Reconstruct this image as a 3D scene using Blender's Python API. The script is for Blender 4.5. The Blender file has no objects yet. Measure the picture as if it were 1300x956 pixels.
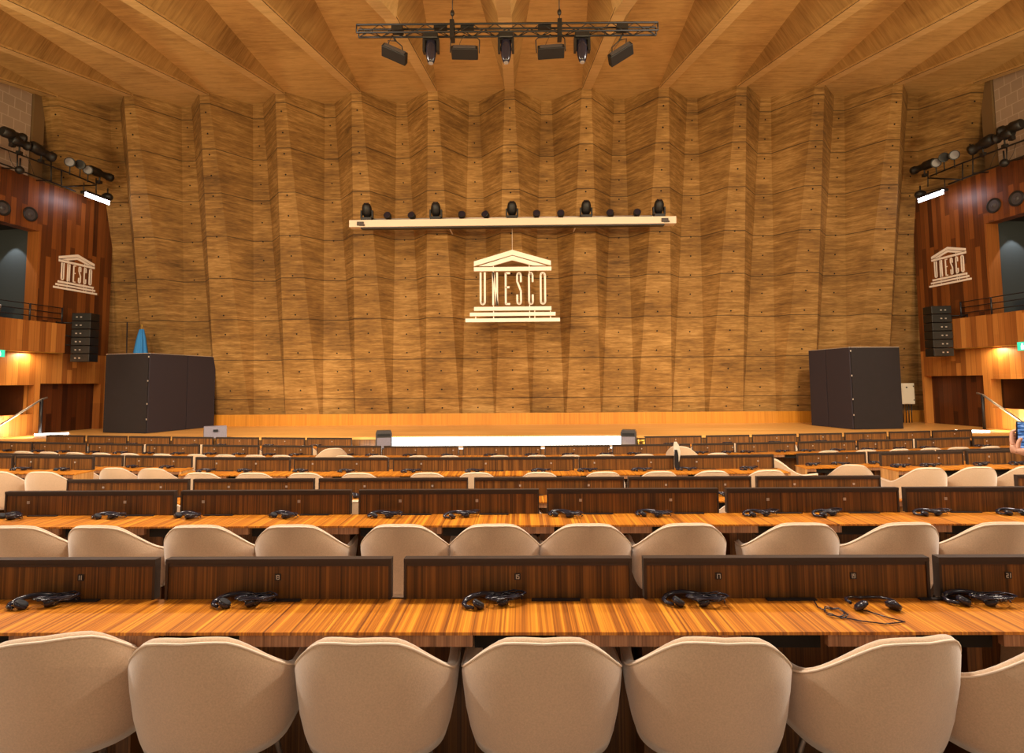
import bpy, bmesh, math, random
from mathutils import Vector, Matrix
random.seed(7)
C = bpy.context.scene.collection
PI = math.pi
sc = bpy.context.scene
sc.view_settings.view_transform = 'Standard'
sc.view_settings.look = 'None'
sc.view_settings.gamma = 1
sc.view_settings.use_curve_mapping = False
sc.view_settings.exposure = 0.0

# ------------------------------------------------------------------ camera
FPX, PPX, PPY = 740.0, 650.0, 433.0
yaw, pit, roll = math.radians(0.85), math.radians(4.17), math.radians(0.42)
F = Vector((-math.sin(yaw)*math.cos(pit), math.cos(yaw)*math.cos(pit), math.sin(pit)))
R0 = Vector((math.cos(yaw), math.sin(yaw), 0)); U0 = R0.cross(F)
Rv = math.cos(roll)*R0 - math.sin(roll)*U0
Uv = math.sin(roll)*R0 + math.cos(roll)*U0
CAM = Vector((0.25, 0, 1.77))
cd = bpy.data.cameras.new('camera'); cam = bpy.data.objects.new('camera', cd); C.objects.link(cam)
cam.matrix_world = Matrix(((Rv.x, Uv.x, -F.x, CAM.x), (Rv.y, Uv.y, -F.y, CAM.y), (Rv.z, Uv.z, -F.z, CAM.z), (0, 0, 0, 1)))
cd.sensor_width = 36; cd.lens = FPX/1300*36; cd.shift_y = -45/1300; cd.clip_start = 0.05; cd.clip_end = 200
sc.camera = cam
def ray(x, y): return F + Rv*((x-PPX)/FPX) + Uv*((PPY-y)/FPX)
def at(x, y, Y):
    d = ray(x, y); return CAM + d*((Y-CAM.y)/d.y)
def atz(x, y, z):
    d = ray(x, y); return CAM + d*((z-CAM.z)/d.z)
def X_at(x, Y, y=560): return at(x, y, Y).x

# ------------------------------------------------------------------ materials
def new_mat(name):
    m = bpy.data.materials.new(name); m.use_nodes = True
    nt = m.node_tree; b = nt.nodes['Principled BSDF']
    return m, nt, b
def plain(name, col, rough=0.5, metal=0.0, noise=0.0, nscale=60, bump=0.0, emit=None, estr=0, sheen=0):
    m, nt, b = new_mat(name)
    b.inputs['Base Color'].default_value = (*col, 1); b.inputs['Roughness'].default_value = rough
    b.inputs['Metallic'].default_value = metal
    if sheen: b.inputs['Sheen Weight'].default_value = sheen
    if noise or bump:
        tc = nt.nodes.new('ShaderNodeTexCoord'); n = nt.nodes.new('ShaderNodeTexNoise')
        n.inputs['Scale'].default_value = nscale; n.inputs['Detail'].default_value = 4
        nt.links.new(tc.outputs['Object'], n.inputs['Vector'])
        if noise:
            r = nt.nodes.new('ShaderNodeValToRGB')
            r.color_ramp.elements[0].position = .3; r.color_ramp.elements[1].position = .7
            r.color_ramp.elements[0].color = (*[c*(1-noise) for c in col], 1)
            r.color_ramp.elements[1].color = (*[min(1, c*(1+noise)) for c in col], 1)
            nt.links.new(n.outputs['Fac'], r.inputs['Fac']); nt.links.new(r.outputs['Color'], b.inputs['Base Color'])
        if bump:
            bp = nt.nodes.new('ShaderNodeBump'); bp.inputs['Strength'].default_value = bump; bp.inputs['Distance'].default_value = .004
            nt.links.new(n.outputs['Fac'], bp.inputs['Height']); nt.links.new(bp.outputs['Normal'], b.inputs['Normal'])
    if emit:
        b.inputs['Emission Color'].default_value = (*emit, 1); b.inputs['Emission Strength'].default_value = estr
    return m
def zebra(name, cols, scale=(28, .5, .5), rough=.35, coord='Object', fine=3.2):
    """veneer with straight grain: stripes vary along the axis given the big scale"""
    m, nt, b = new_mat(name)
    tc = nt.nodes.new('ShaderNodeTexCoord')
    def noise(mul, det):
        mp = nt.nodes.new('ShaderNodeMapping'); mp.inputs['Scale'].default_value = tuple(s*mul if s > 2 else s for s in scale)
        n = nt.nodes.new('ShaderNodeTexNoise'); n.inputs['Scale'].default_value = 1; n.inputs['Detail'].default_value = det
        n.inputs['Roughness'].default_value = .6
        nt.links.new(tc.outputs[coord], mp.inputs['Vector']); nt.links.new(mp.outputs['Vector'], n.inputs['Vector']); return n
    a = noise(1, 3); c = noise(fine, 2)
    mx = nt.nodes.new('ShaderNodeMath'); mx.operation = 'ADD'
    m1 = nt.nodes.new('ShaderNodeMath'); m1.operation = 'MULTIPLY'; m1.inputs[1].default_value = .55
    m2 = nt.nodes.new('ShaderNodeMath'); m2.operation = 'MULTIPLY'; m2.inputs[1].default_value = .45
    nt.links.new(a.outputs['Fac'], m1.inputs[0]); nt.links.new(c.outputs['Fac'], m2.inputs[0])
    nt.links.new(m1.outputs[0], mx.inputs[0]); nt.links.new(m2.outputs[0], mx.inputs[1])
    r = nt.nodes.new('ShaderNodeValToRGB'); e = r.color_ramp.elements
    e[0].position = .36; e[0].color = (*cols[0], 1); e[1].position = .66; e[1].color = (*cols[2], 1)
    k = e.new(.5); k.color = (*cols[1], 1)
    nt.links.new(mx.outputs[0], r.inputs['Fac']); nt.links.new(r.outputs['Color'], b.inputs['Base Color'])
    b.inputs['Roughness'].default_value = rough
    return m
def plank_wood(name, cols, w=.13, h=1.6, rough=.4, axis='Y'):
    """vertical boards running up a wall, each board its own tone"""
    m, nt, b = new_mat(name)
    tc = nt.nodes.new('ShaderNodeTexCoord'); sp = nt.nodes.new('ShaderNodeSeparateXYZ')
    nt.links.new(tc.outputs['Object'], sp.inputs[0])
    def math_(op, a, bb=None):
        n = nt.nodes.new('ShaderNodeMath'); n.operation = op
        for i, v in enumerate((a, bb)):
            if v is None: continue
            if isinstance(v, (int, float)): n.inputs[i].default_value = v
            else: nt.links.new(v, n.inputs[i])
        return n.outputs[0]
    u = math_('DIVIDE', sp.outputs[axis], w); col = math_('FLOOR', u)
    wn = nt.nodes.new('ShaderNodeTexWhiteNoise'); wn.noise_dimensions = '1D'; nt.links.new(col, wn.inputs['W'])
    v = math_('ADD', math_('DIVIDE', sp.outputs['Z'], h), math_('MULTIPLY', wn.outputs['Value'], 2.0)); row = math_('FLOOR', v)
    cb = nt.nodes.new('ShaderNodeCombineXYZ'); nt.links.new(col, cb.inputs[0]); nt.links.new(row, cb.inputs[1])
    w2 = nt.nodes.new('ShaderNodeTexWhiteNoise'); w2.noise_dimensions = '2D'; nt.links.new(cb.outputs[0], w2.inputs['Vector'])
    mp = nt.nodes.new('ShaderNodeMapping'); mp.inputs['Scale'].default_value = (45, 45, .8)
    n = nt.nodes.new('ShaderNodeTexNoise'); n.inputs['Scale'].default_value = 1; n.inputs['Detail'].default_value = 3
    nt.links.new(tc.outputs['Object'], mp.inputs[0]); nt.links.new(mp.outputs[0], n.inputs['Vector'])
    f = math_('ADD', math_('MULTIPLY', w2.outputs['Value'], .6), math_('MULTIPLY', n.outputs['Fac'], .5))
    r = nt.nodes.new('ShaderNodeValToRGB'); e = r.color_ramp.elements
    e[0].position = .2; e[0].color = (*cols[0], 1); e[1].position = .85; e[1].color = (*cols[2], 1)
    k = e.new(.5); k.color = (*cols[1], 1)
    nt.links.new(f, r.inputs['Fac'])
    fr = math_('FRACT', u); gap = math_('LESS_THAN', fr, .05)
    mix = nt.nodes.new('ShaderNodeMixRGB'); mix.inputs['Color2'].default_value = (*[c*.25 for c in cols[0]], 1)
    nt.links.new(math_('MULTIPLY', gap, .6), mix.inputs['Fac']); nt.links.new(r.outputs['Color'], mix.inputs['Color1'])
    nt.links.new(mix.outputs[0], b.inputs['Base Color']); b.inputs['Roughness'].default_value = rough
    return m
def concrete(name, lo, mid, hi, seams=True, board='Z'):
    m, nt, b = new_mat(name)
    tc = nt.nodes.new('ShaderNodeTexCoord')
    def noise(scale, det=4, rough=.6):
        mp = nt.nodes.new('ShaderNodeMapping'); mp.inputs['Scale'].default_value = scale
        n = nt.nodes.new('ShaderNodeTexNoise'); n.inputs['Scale'].default_value = 1; n.inputs['Detail'].default_value = det
        n.inputs['Roughness'].default_value = rough
        nt.links.new(tc.outputs['Object'], mp.inputs[0]); nt.links.new(mp.outputs[0], n.inputs['Vector']); return n.outputs['Fac']
    def math_(op, a, bb=None):
        n = nt.nodes.new('ShaderNodeMath'); n.operation = op
        for i, v in enumerate((a, bb)):
            if v is None: continue
            if isinstance(v, (int, float)): n.inputs[i].default_value = v
            else: nt.links.new(v, n.inputs[i])
        return n.outputs[0]
    sb = {'Z': (1.2, 1.2, 14), 'Y': (1.3, 9, 9), 'X': (.8, 9, .8)}[board]
    stain = noise((.55, .55, .8)); boards = noise(sb, 5, .65); fine = noise({'Z': (5, 5, 45), 'Y': (6, 40, 40), 'X': (2, 30, 2)}[board], 3)
    f = math_('ADD', math_('ADD', math_('MULTIPLY', stain, .36), math_('MULTIPLY', boards, .40)), math_('MULTIPLY', fine, .24))
    r = nt.nodes.new('ShaderNodeValToRGB'); e = r.color_ramp.elements
    e[0].position = .36; e[0].color = (*lo, 1); e[1].position = .64; e[1].color = (*hi, 1)
    k = e.new(.5); k.color = (*mid, 1)
    nt.links.new(f, r.inputs['Fac']); out = r.outputs['Color']; hgt = math_('MULTIPLY', f, 1.0)
    if seams:
        sp = nt.nodes.new('ShaderNodeSeparateXYZ'); nt.links.new(tc.outputs['Object'], sp.inputs[0])
        fr = math_('FRACT', math_('DIVIDE', math_('SUBTRACT', sp.outputs['Z'], 1.33), 1.19))
        ln = math_('LESS_THAN', fr, .022)
        mix = nt.nodes.new('ShaderNodeMixRGB'); mix.inputs['Color2'].default_value = (*[c*.3 for c in lo], 1)
        nt.links.new(math_('MULTIPLY', ln, .75), mix.inputs['Fac']); nt.links.new(out, mix.inputs['Color1']); out = mix.outputs[0]
    nt.links.new(out, b.inputs['Base Color']); b.inputs['Roughness'].default_value = .8
    bp = nt.nodes.new('ShaderNodeBump'); bp.inputs['Strength'].default_value = .5; bp.inputs['Distance'].default_value = .02
    nt.links.new(hgt, bp.inputs['Height']); nt.links.new(bp.outputs['Normal'], b.inputs['Normal'])
    return m
def blocks(name, c1, c2, mortar):
    m, nt, b = new_mat(name)
    tc = nt.nodes.new('ShaderNodeTexCoord'); sp = nt.nodes.new('ShaderNodeSeparateXYZ'); cb = nt.nodes.new('ShaderNodeCombineXYZ')
    nt.links.new(tc.outputs['Object'], sp.inputs[0]); nt.links.new(sp.outputs['Y'], cb.inputs[0]); nt.links.new(sp.outputs['Z'], cb.inputs[1])
    br = nt.nodes.new('ShaderNodeTexBrick'); br.inputs['Scale'].default_value = 1; br.inputs['Brick Width'].default_value = .32
    br.inputs['Row Height'].default_value = .3; br.inputs['Mortar Size'].default_value = .012
    br.inputs['Color1'].default_value = (*c1, 1); br.inputs['Color2'].default_value = (*c2, 1); br.inputs['Mortar'].default_value = (*mortar, 1)
    nt.links.new(cb.outputs[0], br.inputs['Vector']); nt.links.new(br.outputs['Color'], b.inputs['Base Color'])
    b.inputs['Roughness'].default_value = .85
    return m
M = {}
M['wall'] = concrete('board_marked_concrete', (.095, .042, .008), (.255, .130, .031), (.48, .275, .090))
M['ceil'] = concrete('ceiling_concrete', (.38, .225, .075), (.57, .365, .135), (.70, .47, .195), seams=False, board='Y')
M['ceil_side'] = concrete('shaded_across_boarded_concrete', (.25, .14, .040), (.42, .255, .085), (.56, .36, .13), seams=False, board='X')  # across-boarded rib facets, darkened: their shade is put into the colour
M['ceil_rib'] = concrete('lit_rib_concrete', (.50, .33, .13), (.64, .44, .19), (.74, .53, .25), seams=False, board='Y')  # rib stripes lightened, the light they catch is put into the colour
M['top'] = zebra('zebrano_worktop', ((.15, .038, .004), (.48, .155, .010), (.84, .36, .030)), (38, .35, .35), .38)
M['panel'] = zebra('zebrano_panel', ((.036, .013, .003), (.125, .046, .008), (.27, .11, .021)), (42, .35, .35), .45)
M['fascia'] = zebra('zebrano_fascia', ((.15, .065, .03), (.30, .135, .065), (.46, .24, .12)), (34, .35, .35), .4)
M['endw'] = zebra('veneer_end_board', ((.34, .15, .05), (.55, .28, .09), (.72, .42, .16)), (.5, 30, .4), .45)
M['metal'] = plain('dark_bronze_metal', (.055, .040, .034), .45, .5)
M['black'] = plain('black_plastic', (.012, .012, .016), .4)
M['gloss'] = plain('glossy_black_plastic', (.018, .016, .028), .18)
M['pad'] = plain('earpad_foam', (.02, .02, .025), .8)
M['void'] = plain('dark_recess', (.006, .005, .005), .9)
M['fabric'] = plain('beige_chair_fabric', (.60, .42, .275), .95, noise=.10, nscale=160, bump=.25, sheen=.9)
M['piping'] = plain('highlight_piping', (.84, .70, .57), .8)  # piping paler than the fabric: rim highlight from above put into its colour
M['brownfab'] = plain('brown_chair_fabric', (.11, .055, .03), .9)
M['leg'] = plain('grey_metal', (.30, .26, .24), .35, .7)
M['carpet'] = plain('greige_carpet', (.52, .40, .31), .95, noise=.12, nscale=90)
M['stage'] = zebra('stage_boards', ((.50, .23, .055), (.66, .33, .09), (.80, .45, .15)), (.25, 6, .25), .38, fine=3)
M['base'] = zebra('honey_veneer', ((.44, .165, .012), (.54, .215, .018), (.63, .27, .028)), (14, 14, .3), .4)
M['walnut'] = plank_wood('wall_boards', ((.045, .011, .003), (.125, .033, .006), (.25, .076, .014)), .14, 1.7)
M['walnutlit'] = plank_wood('lit_wall_boards', ((.21, .062, .012), (.37, .125, .024), (.56, .225, .048)), .15, 4.0)  # brighter copy of the wall boards with warm light put into the colour
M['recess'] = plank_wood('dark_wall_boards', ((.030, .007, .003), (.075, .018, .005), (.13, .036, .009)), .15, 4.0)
M['block'] = blocks('concrete_blocks', (.44, .33, .25), (.40, .30, .225), (.55, .44, .35))
M['post'] = plain('bare_concrete_post', (.20, .12, .05), .85)
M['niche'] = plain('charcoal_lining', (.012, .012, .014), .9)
M['greyw'] = plain('slate_grey_wall', (.035, .042, .045), .9)
M['emblem'] = plain('cream_painted_metal', (.90, .80, .70), .45)
M['bar'] = plain('cream_steel_beam', (.74, .60, .46), .5)
M['screen'] = plain('black_felt', (.012, .008, .010), .95, noise=.08, nscale=8)
M['screen2'] = plain('black_felt_violet', (.026, .018, .027), .95)
M['edge'] = plain('aluminium_edge', (.55, .50, .48), .4, .6)
M['fixt'] = plain('fixture_black', (.006, .005, .005), .5)
M['lens'] = plain('glass_lens', (.35, .35, .38), .1, .3)
M['panelglass'] = plain('grey_softlight_front', (.06, .055, .06), .35)
M['led'] = plain('led_tube', (1, 1, 1), .3, emit=(.93, .88, 1.0), estr=14)
M['strip'] = plain('warm_led_strip', (1, 1, 1), .3, emit=(1.0, .97, .90), estr=9)
M['flag'] = plain('light_blue_flag', (.035, .24, .62), .8)
M['grey'] = plain('grey_speaker_grille', (.20, .18, .24), .6, noise=.3, nscale=200)
M['white'] = plain('white_enamel', (.72, .68, .58), .5)
M['green'] = plain('exit_sign_green', (.02, .35, .20), .4, emit=(.05, .75, .45), estr=1.0)
M['signwhite'] = plain('exit_sign_white', (.9, .9, .9), .4, emit=(.9, 1, .95), estr=1.4)
M['brass'] = plain('brass', (.75, .52, .12), .3, .7)
M['skin'] = plain('skin', (.70, .36, .24), .5)
M['cloth'] = plain('dark_jacket_cloth', (.03, .035, .05), .9)
M['trouser'] = plain('dark_trouser_cloth', (.05, .05, .06), .9)
M['hair'] = plain('dark_hair', (.03, .018, .01), .7)
def phone_mat():
    m, nt, b = new_mat('phone_screen')
    tc = nt.nodes.new('ShaderNodeTexCoord'); n = nt.nodes.new('ShaderNodeTexNoise'); n.inputs['Scale'].default_value = 34
    mp = nt.nodes.new('ShaderNodeMapping'); mp.inputs['Scale'].default_value = (.5, 1, 2)
    nt.links.new(tc.outputs['Object'], mp.inputs[0]); nt.links.new(mp.outputs[0], n.inputs['Vector'])
    r = nt.nodes.new('ShaderNodeValToRGB'); e = r.color_ramp.elements
    e[0].position = .38; e[0].color = (.01, .02, .05, 1); e[1].position = .66; e[1].color = (.45, .62, .95, 1)
    k = e.new(.5); k.color = (.04, .16, .42, 1)
    nt.links.new(n.outputs['Fac'], r.inputs['Fac']); nt.links.new(r.outputs['Color'], b.inputs['Emission Color'])
    b.inputs['Emission Strength'].default_value = .9; b.inputs['Base Color'].default_value = (.02, .02, .03, 1)
    return m
M['phone'] = phone_mat()

# ------------------------------------------------------------------ mesh helpers
class MB:
    def __init__(s): s.bm = bmesh.new()
    def face(s, pts, mi=0, smooth=False):
        f = s.bm.faces.new([s.bm.verts.new(p) for p in pts]); f.material_index = mi; f.smooth = smooth; return f
    def box(s, x0, x1, y0, y1, z0, z1, n=1, mi=0, mat=None):
        xs = [x0+(x1-x0)*i/n for i in range(n+1)]
        rings = []
        for x in xs:
            pts = [Vector((x, y0, z0)), Vector((x, y1, z0)), Vector((x, y1, z1)), Vector((x, y0, z1))]
            if mat is not None: pts = [mat @ p for p in pts]
            rings.append([s.bm.verts.new(p) for p in pts])
        for a, b in zip(rings[:-1], rings[1:]):
            for i in range(4):
                j = (i+1) % 4; f = s.bm.faces.new((a[i], a[j], b[j], b[i])); f.material_index = mi
        f = s.bm.faces.new(rings[0][::-1]); f.material_index = mi
        f = s.bm.faces.new(rings[-1]); f.material_index = mi
        return s
    def cyl(s, p, q, r, r2=None, n=12, mi=0, caps=True):
        p, q = Vector(p), Vector(q); r2 = r if r2 is None else r2
        d = (q-p).normalized(); a = d.orthogonal().normalized(); b = d.cross(a)
        A = [s.bm.verts.new(p+(a*math.cos(t)+b*math.sin(t))*r) for t in [2*PI*i/n for i in range(n)]]
        B = [s.bm.verts.new(q+(a*math.cos(t)+b*math.sin(t))*r2) for t in [2*PI*i/n for i in range(n)]]
        for i in range(n):
            j = (i+1) % n; f = s.bm.faces.new((A[i], A[j], B[j], B[i])); f.smooth = True; f.material_index = mi
        if caps:
            f = s.bm.faces.new(A[::-1]); f.material_index = mi; f = s.bm.faces.new(B); f.material_index = mi
        return s
    def tube(s, pts, r, n=8, closed=False, mi=0):
        pts = [Vector(p) for p in pts]; rings = []; N = len(pts); prev = None
        for i, p in enumerate(pts):
            if closed: d = pts[(i+1) % N]-pts[i-1]
            else: d = pts[min(i+1, N-1)]-pts[max(i-1, 0)]
            d.normalize()
            a = d.orthogonal().normalized() if prev is None else (prev-d*prev.dot(d)).normalized()
            prev = a; b = d.cross(a)
            rr = r[i] if isinstance(r, (list, tuple)) else r
            rings.append([s.bm.verts.new(p+(a*math.cos(t)+b*math.sin(t))*rr) for t in [2*PI*k/n for k in range(n)]])
        for k in range(N if closed else N-1):
            A, B = rings[k], rings[(k+1) % N]
            for i in range(n):
                j = (i+1) % n; f = s.bm.faces.new((A[i], A[j], B[j], B[i])); f.smooth = True; f.material_index = mi
        if not closed: s.bm.faces.new(rings[0][::-1]).material_index = mi; s.bm.faces.new(rings[-1]).material_index = mi
        return s
    def sphere(s, c, r, sx=1, sy=1, sz=1, mi=0, n=14):
        mt = Matrix.Translation(c) @ Matrix.Diagonal((r*sx, r*sy, r*sz, 1))
        res = bmesh.ops.create_uvsphere(s.bm, u_segments=n, v_segments=max(6, n//2), radius=1, matrix=mt)
        for v in res['verts']:
            for f in v.link_faces: f.smooth = True; f.material_index = mi
        return s
    def lathe(s, prof, origin=(0, 0, 0), axis=(0, 0, 1), n=20, mi=0):
        """prof: list of (radius, height along axis)"""
        o = Vector(origin); d = Vector(axis).normalized(); a = d.orthogonal().normalized(); b = d.cross(a); rings = []
        for r, h in prof:
            rings.append([s.bm.verts.new(o+d*h+(a*math.cos(t)+b*math.sin(t))*r) for t in [2*PI*i/n for i in range(n)]])
        for A, B in zip(rings[:-1], rings[1:]):
            for i in range(n):
                j = (i+1) % n; f = s.bm.faces.new((A[i], A[j], B[j], B[i])); f.smooth = True; f.material_index = mi
        f = s.bm.faces.new(rings[0][::-1]); f.material_index = mi; f = s.bm.faces.new(rings[-1]); f.material_index = mi
        return s
    def prism(s, poly, y0, y1, mat=None, mi=0):
        """poly in (x,z), extruded along y"""
        A = [Vector((x, y0, z)) for x, z in poly]; B = [Vector((x, y1, z)) for x, z in poly]
        if mat is not None: A = [mat @ p for p in A]; B = [mat @ p for p in B]
        A = [s.bm.verts.new(p) for p in A]; B = [s.bm.verts.new(p) for p in B]; n = len(A)
        s.bm.faces.new(A).material_index = mi; s.bm.faces.new(B[::-1]).material_index = mi
        for i in range(n):
            j = (i+1) % n; s.bm.faces.new((A[i], B[i], B[j], A[j])).material_index = mi
        return s
    def warp(s, fn):
        for v in s.bm.verts: v.co = Vector(fn(v.co))
        return s
    def build(s, name, mat, parent=None, world=False, bevel=0, flat=True):
        """world=True: vertices are world coordinates, moved into the parent's frame"""
        if parent is not None and world:
            inv = parent.matrix_basis.inverted() if parent.parent is None else (parent.parent.matrix_basis @ parent.matrix_basis).inverted()
            for v in s.bm.verts: v.co = inv @ v.co
        bmesh.ops.recalc_face_normals(s.bm, faces=s.bm.faces)
        me = bpy.data.meshes.new(name); s.bm.to_mesh(me); s.bm.free()
        for mm in (mat if isinstance(mat, (list, tuple)) else [mat]): me.materials.append(mm)
        o = bpy.data.objects.new(name, me); C.objects.link(o)
        if parent is not None: o.parent = parent
        if bevel:
            b = o.modifiers.new('bevel', 'BEVEL'); b.width = bevel; b.segments = 2; b.limit_method = 'ANGLE'
        return o
def tag(o, label, cat, group=None):
    o['label'] = label; o['category'] = cat
    if group: o['group'] = group
    return o
def thing(name, label, cat, loc=(0, 0, 0), rz=0, group=None):
    o = bpy.data.objects.new(name, None); C.objects.link(o); o.location = loc; o.rotation_euler = (0, 0, rz)
    o.matrix_basis = Matrix.Translation(loc) @ Matrix.Rotation(rz, 4, 'Z')
    o.empty_display_size = .1
    return tag(o, label, cat, group)
def struct(o): o['kind'] = 'structure'; return o
def dup(root, M4, label, group=None):
    r = root.copy(); C.objects.link(r); r.matrix_basis = M4; r['label'] = label
    if group: r['group'] = group
    for ch in list(root.children):
        c = ch.copy(); C.objects.link(c); c.parent = r
        for g in list(ch.children):
            d = g.copy(); C.objects.link(d); d.parent = c
    return r
ORD = ['first', 'second', 'third', 'fourth', 'fifth', 'sixth', 'seventh', 'eighth', 'ninth', 'tenth', 'eleventh', 'twelfth',
       'thirteenth', 'fourteenth', 'fifteenth', 'sixteenth', 'seventeenth', 'eighteenth', 'nineteenth', 'twentieth', 'twenty-first', 'twenty-second']

# ------------------------------------------------------------------ floor
KT = [(0, 0), (6.6, 0), (7.4, .0012), (9.0, .0017), (11, .0015), (13, .0011), (20, .0011)]
def kY(Y):
    for (a, ka), (b, kb) in zip(KT[:-1], KT[1:]):
        if a <= Y <= b: return ka+(kb-ka)*(Y-a)/(b-a)
    return 0
STEP1, STEP2 = 4.95, 8.4
def baseZ(Y): return 0.0 if Y < STEP1 else (-.185 if Y < STEP2 else -.40)
def floorZ(X, Y): return baseZ(Y)+kY(Y)*X*X
mb = MB(); xs = [-15+30*i/40 for i in range(41)]
ys = [-4, -1, 2, STEP1-1e-4, STEP1, 5.8, 6.6, 7.4, STEP2-1e-4, STEP2, 9.4, 11, 13, 13.9]
g = [[mb.bm.verts.new((x, y, floorZ(x, y))) for x in xs] for y in ys]
for j in range(len(ys)-1):
    for i in range(len(xs)-1): mb.bm.faces.new((g[j][i], g[j][i+1], g[j+1][i+1], g[j+1][i]))
struct(mb.build('floor', M['carpet']))

# ------------------------------------------------------------------ stage
SZ, SY = .54, 13.8
mb = MB(); mb.box(-13.5, 13.5, SY, 18.6, SZ-.06, SZ, mi=0)
o = struct(mb.build('stage_floor', M['stage']))
mb = MB(); mb.box(-13.5, 13.5, SY+.02, SY+.12, -.45, SZ-.06); struct(mb.build('stage_front', M['panel']))
mb = MB(); mb.box(-12.6, 12.6, 17.68, 17.76, SZ, .885); struct(mb.build('baseboard_back', M['base']))

# ------------------------------------------------------------------ folded wall
PITCH = 2.14; ZB, ZT = .30, 10.6
def wall_sec(i, z):
    t = (z-SZ)/(9.95-SZ)
    yr = 17.85-2.2*t; d = .12+.88*t; tt = min(1.05, max(0, t))
    r = .53-.40*tt; v = .50-.35*tt
    return yr, d, r, v
mb = MB(); rows = []
zs = [ZB+(ZT-ZB)*k/14 for k in range(15)]
for z in zs:
    ln = []
    for i in range(-6, 7):
        yr, d, r, v = wall_sec(i, z); x = i*PITCH
        if i == -6: ln.append((x-r-1.6, yr+.35, z))
        ln += [(x-r, yr, z), (x+r, yr, z)]
        if i < 6: ln += [(x+PITCH/2-v, yr+d, z), (x+PITCH/2+v, yr+d, z)]
        else: ln.append((x+r+1.6, yr+.35, z))
    rows.append([mb.bm.verts.new(p) for p in ln])
for a, b in zip(rows[:-1], rows[1:]):
    for i in range(len(a)-1): mb.bm.faces.new((a[i], a[i+1], b[i+1], b[i]))
struct(mb.build('wall_back', M['wall']))
# form-tie holes cast in the ridge faces: one mesh lying in the concrete
mb = MB()
for i in range(-6, 7):
    for k in range(17):
        z = 1.05+.56*k
        if z > 9.6: break
        yr, d, r, v = wall_sec(i, z)
        mb.cyl((i*PITCH, yr-.006, z), (i*PITCH, yr+.03, z), .024, n=8)
        mb.cyl((i*PITCH+PITCH/2, yr+d-.006, z), (i*PITCH+PITCH/2, yr+d+.03, z), .022, n=8) if i < 6 else None
o = struct(mb.build('trim_1', M['void']))

# ------------------------------------------------------------------ ceiling
def zr(Y): return 9.95-.247*(15.65-Y) if Y > 5 else 9.95-.247*10.65+.12*(5-Y)
def Lr(Y): return max(0, min(15.65-Y, 10.6))
def zp(Y): return zr(Y)+.125*Lr(Y) if Y < 15.65 else 9.95+.13*(Y-15.65)
YS = [18.8, 17, 15.65, 13, 10.4, 8, 5, 1, -3]
mb = MB(); rows = []
RW = .13
for Y in YS:
    ln = []
    for i in range(-8, 9):
        x = i*PITCH; w = RW+.08*Lr(Y)
        zz = zr(Y) if Y < 15.65 else zp(Y)
        ln += [(x-w-.001, Y, zp(Y)), (x-RW-.004, Y, zz), (x-RW, Y, zz-.05), (x+RW, Y, zz-.05), (x+RW+.004, Y, zz), (x+w+.001, Y, zp(Y))]
    rows.append([mb.bm.verts.new(p) for p in ln])
for a, b in zip(rows[:-1], rows[1:]):
    for i in range(len(a)-1):
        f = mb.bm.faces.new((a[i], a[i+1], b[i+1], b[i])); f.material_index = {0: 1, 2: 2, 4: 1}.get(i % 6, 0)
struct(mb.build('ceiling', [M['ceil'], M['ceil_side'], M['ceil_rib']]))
for i in (-1, 0, 1):
    mb = MB(); x = i*PITCH; rr = []
    for Y, hb, db, ht, dt in ((10.35, .125, -.05, .13, .03), (9.2, .125, -.22, .50, .58), (5, .125, -.22, .50, .58)):
        rr.append([mb.bm.verts.new((x+sx, Y, zr(Y)-.03+dz)) for sx, dz in ((-hb, db), (hb, db), (ht, dt), (-ht, dt))])
    for a, b in zip(rr[:-1], rr[1:]):
        for k in range(4): mb.bm.faces.new((a[k], a[(k+1) % 4], b[(k+1) % 4], b[k]))
    mb.bm.faces.new(rr[0]); mb.bm.faces.new(rr[-1][::-1])
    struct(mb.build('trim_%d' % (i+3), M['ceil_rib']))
# thin black strips along one edge of the ribs
mb = MB()
for i in range(-8, 9):
    x = i*PITCH; e = RW if i < 0 else -RW
    if i == 0: continue
    for Ya, Yb in ((15.6, 10.4), (10.4, 5.2)):
        a, b = Vector((x+e, Ya, zr(Ya)-.052)), Vector((x+e, Yb, zr(Yb)-.052)); mb.cyl(a, b, .005, n=6)
struct(mb.build('trim_5', M['void']))

# ------------------------------------------------------------------ side walls (frame: u along wall away from the stage, w into the room)
class Side:
    def __init__(s, sgn, px0, py0, ang, Y0=17.2):
        s.sgn = sgn; p = at(px0, py0, Y0); s.P = Vector((p.x, Y0, 0))
        s.U = Vector((sgn*math.sin(ang), -math.cos(ang), 0))           # towards the camera, spreading outwards
        s.W = Vector((-sgn*math.cos(ang), -math.sin(ang), 0))          # into the room
        s.M = Matrix(((s.U.x, s.W.x, 0, s.P.x), (s.U.y, s.W.y, 0, s.P.y), (0, 0, 1, 0), (0, 0, 0, 1)))
    def hit(s, x, y, w=0.0):
        d = ray(x, y); n = s.W; o = s.P+s.W*w; t = (o-CAM).dot(n)/d.dot(n); q = CAM+d*t
        return (q-s.P).dot(s.U), q.z
    def pt(s, u, w, z): return s.P+s.U*u+s.W*w+Vector((0, 0, z))
    def px(s, x, y, w): u, z = s.hit(x, y, w); return s.pt(u, w, z)
    def box(s, mb, u0, u1, w0, w1, z0, z1, mi=0): mb.box(u0, u1, w0, w1, z0, z1, mi=mi, mat=s.M); return mb
LS = Side(-1, 136, 470, math.radians(8.0)); RS = Side(1, 1170, 470, math.radians(7.6))
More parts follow.
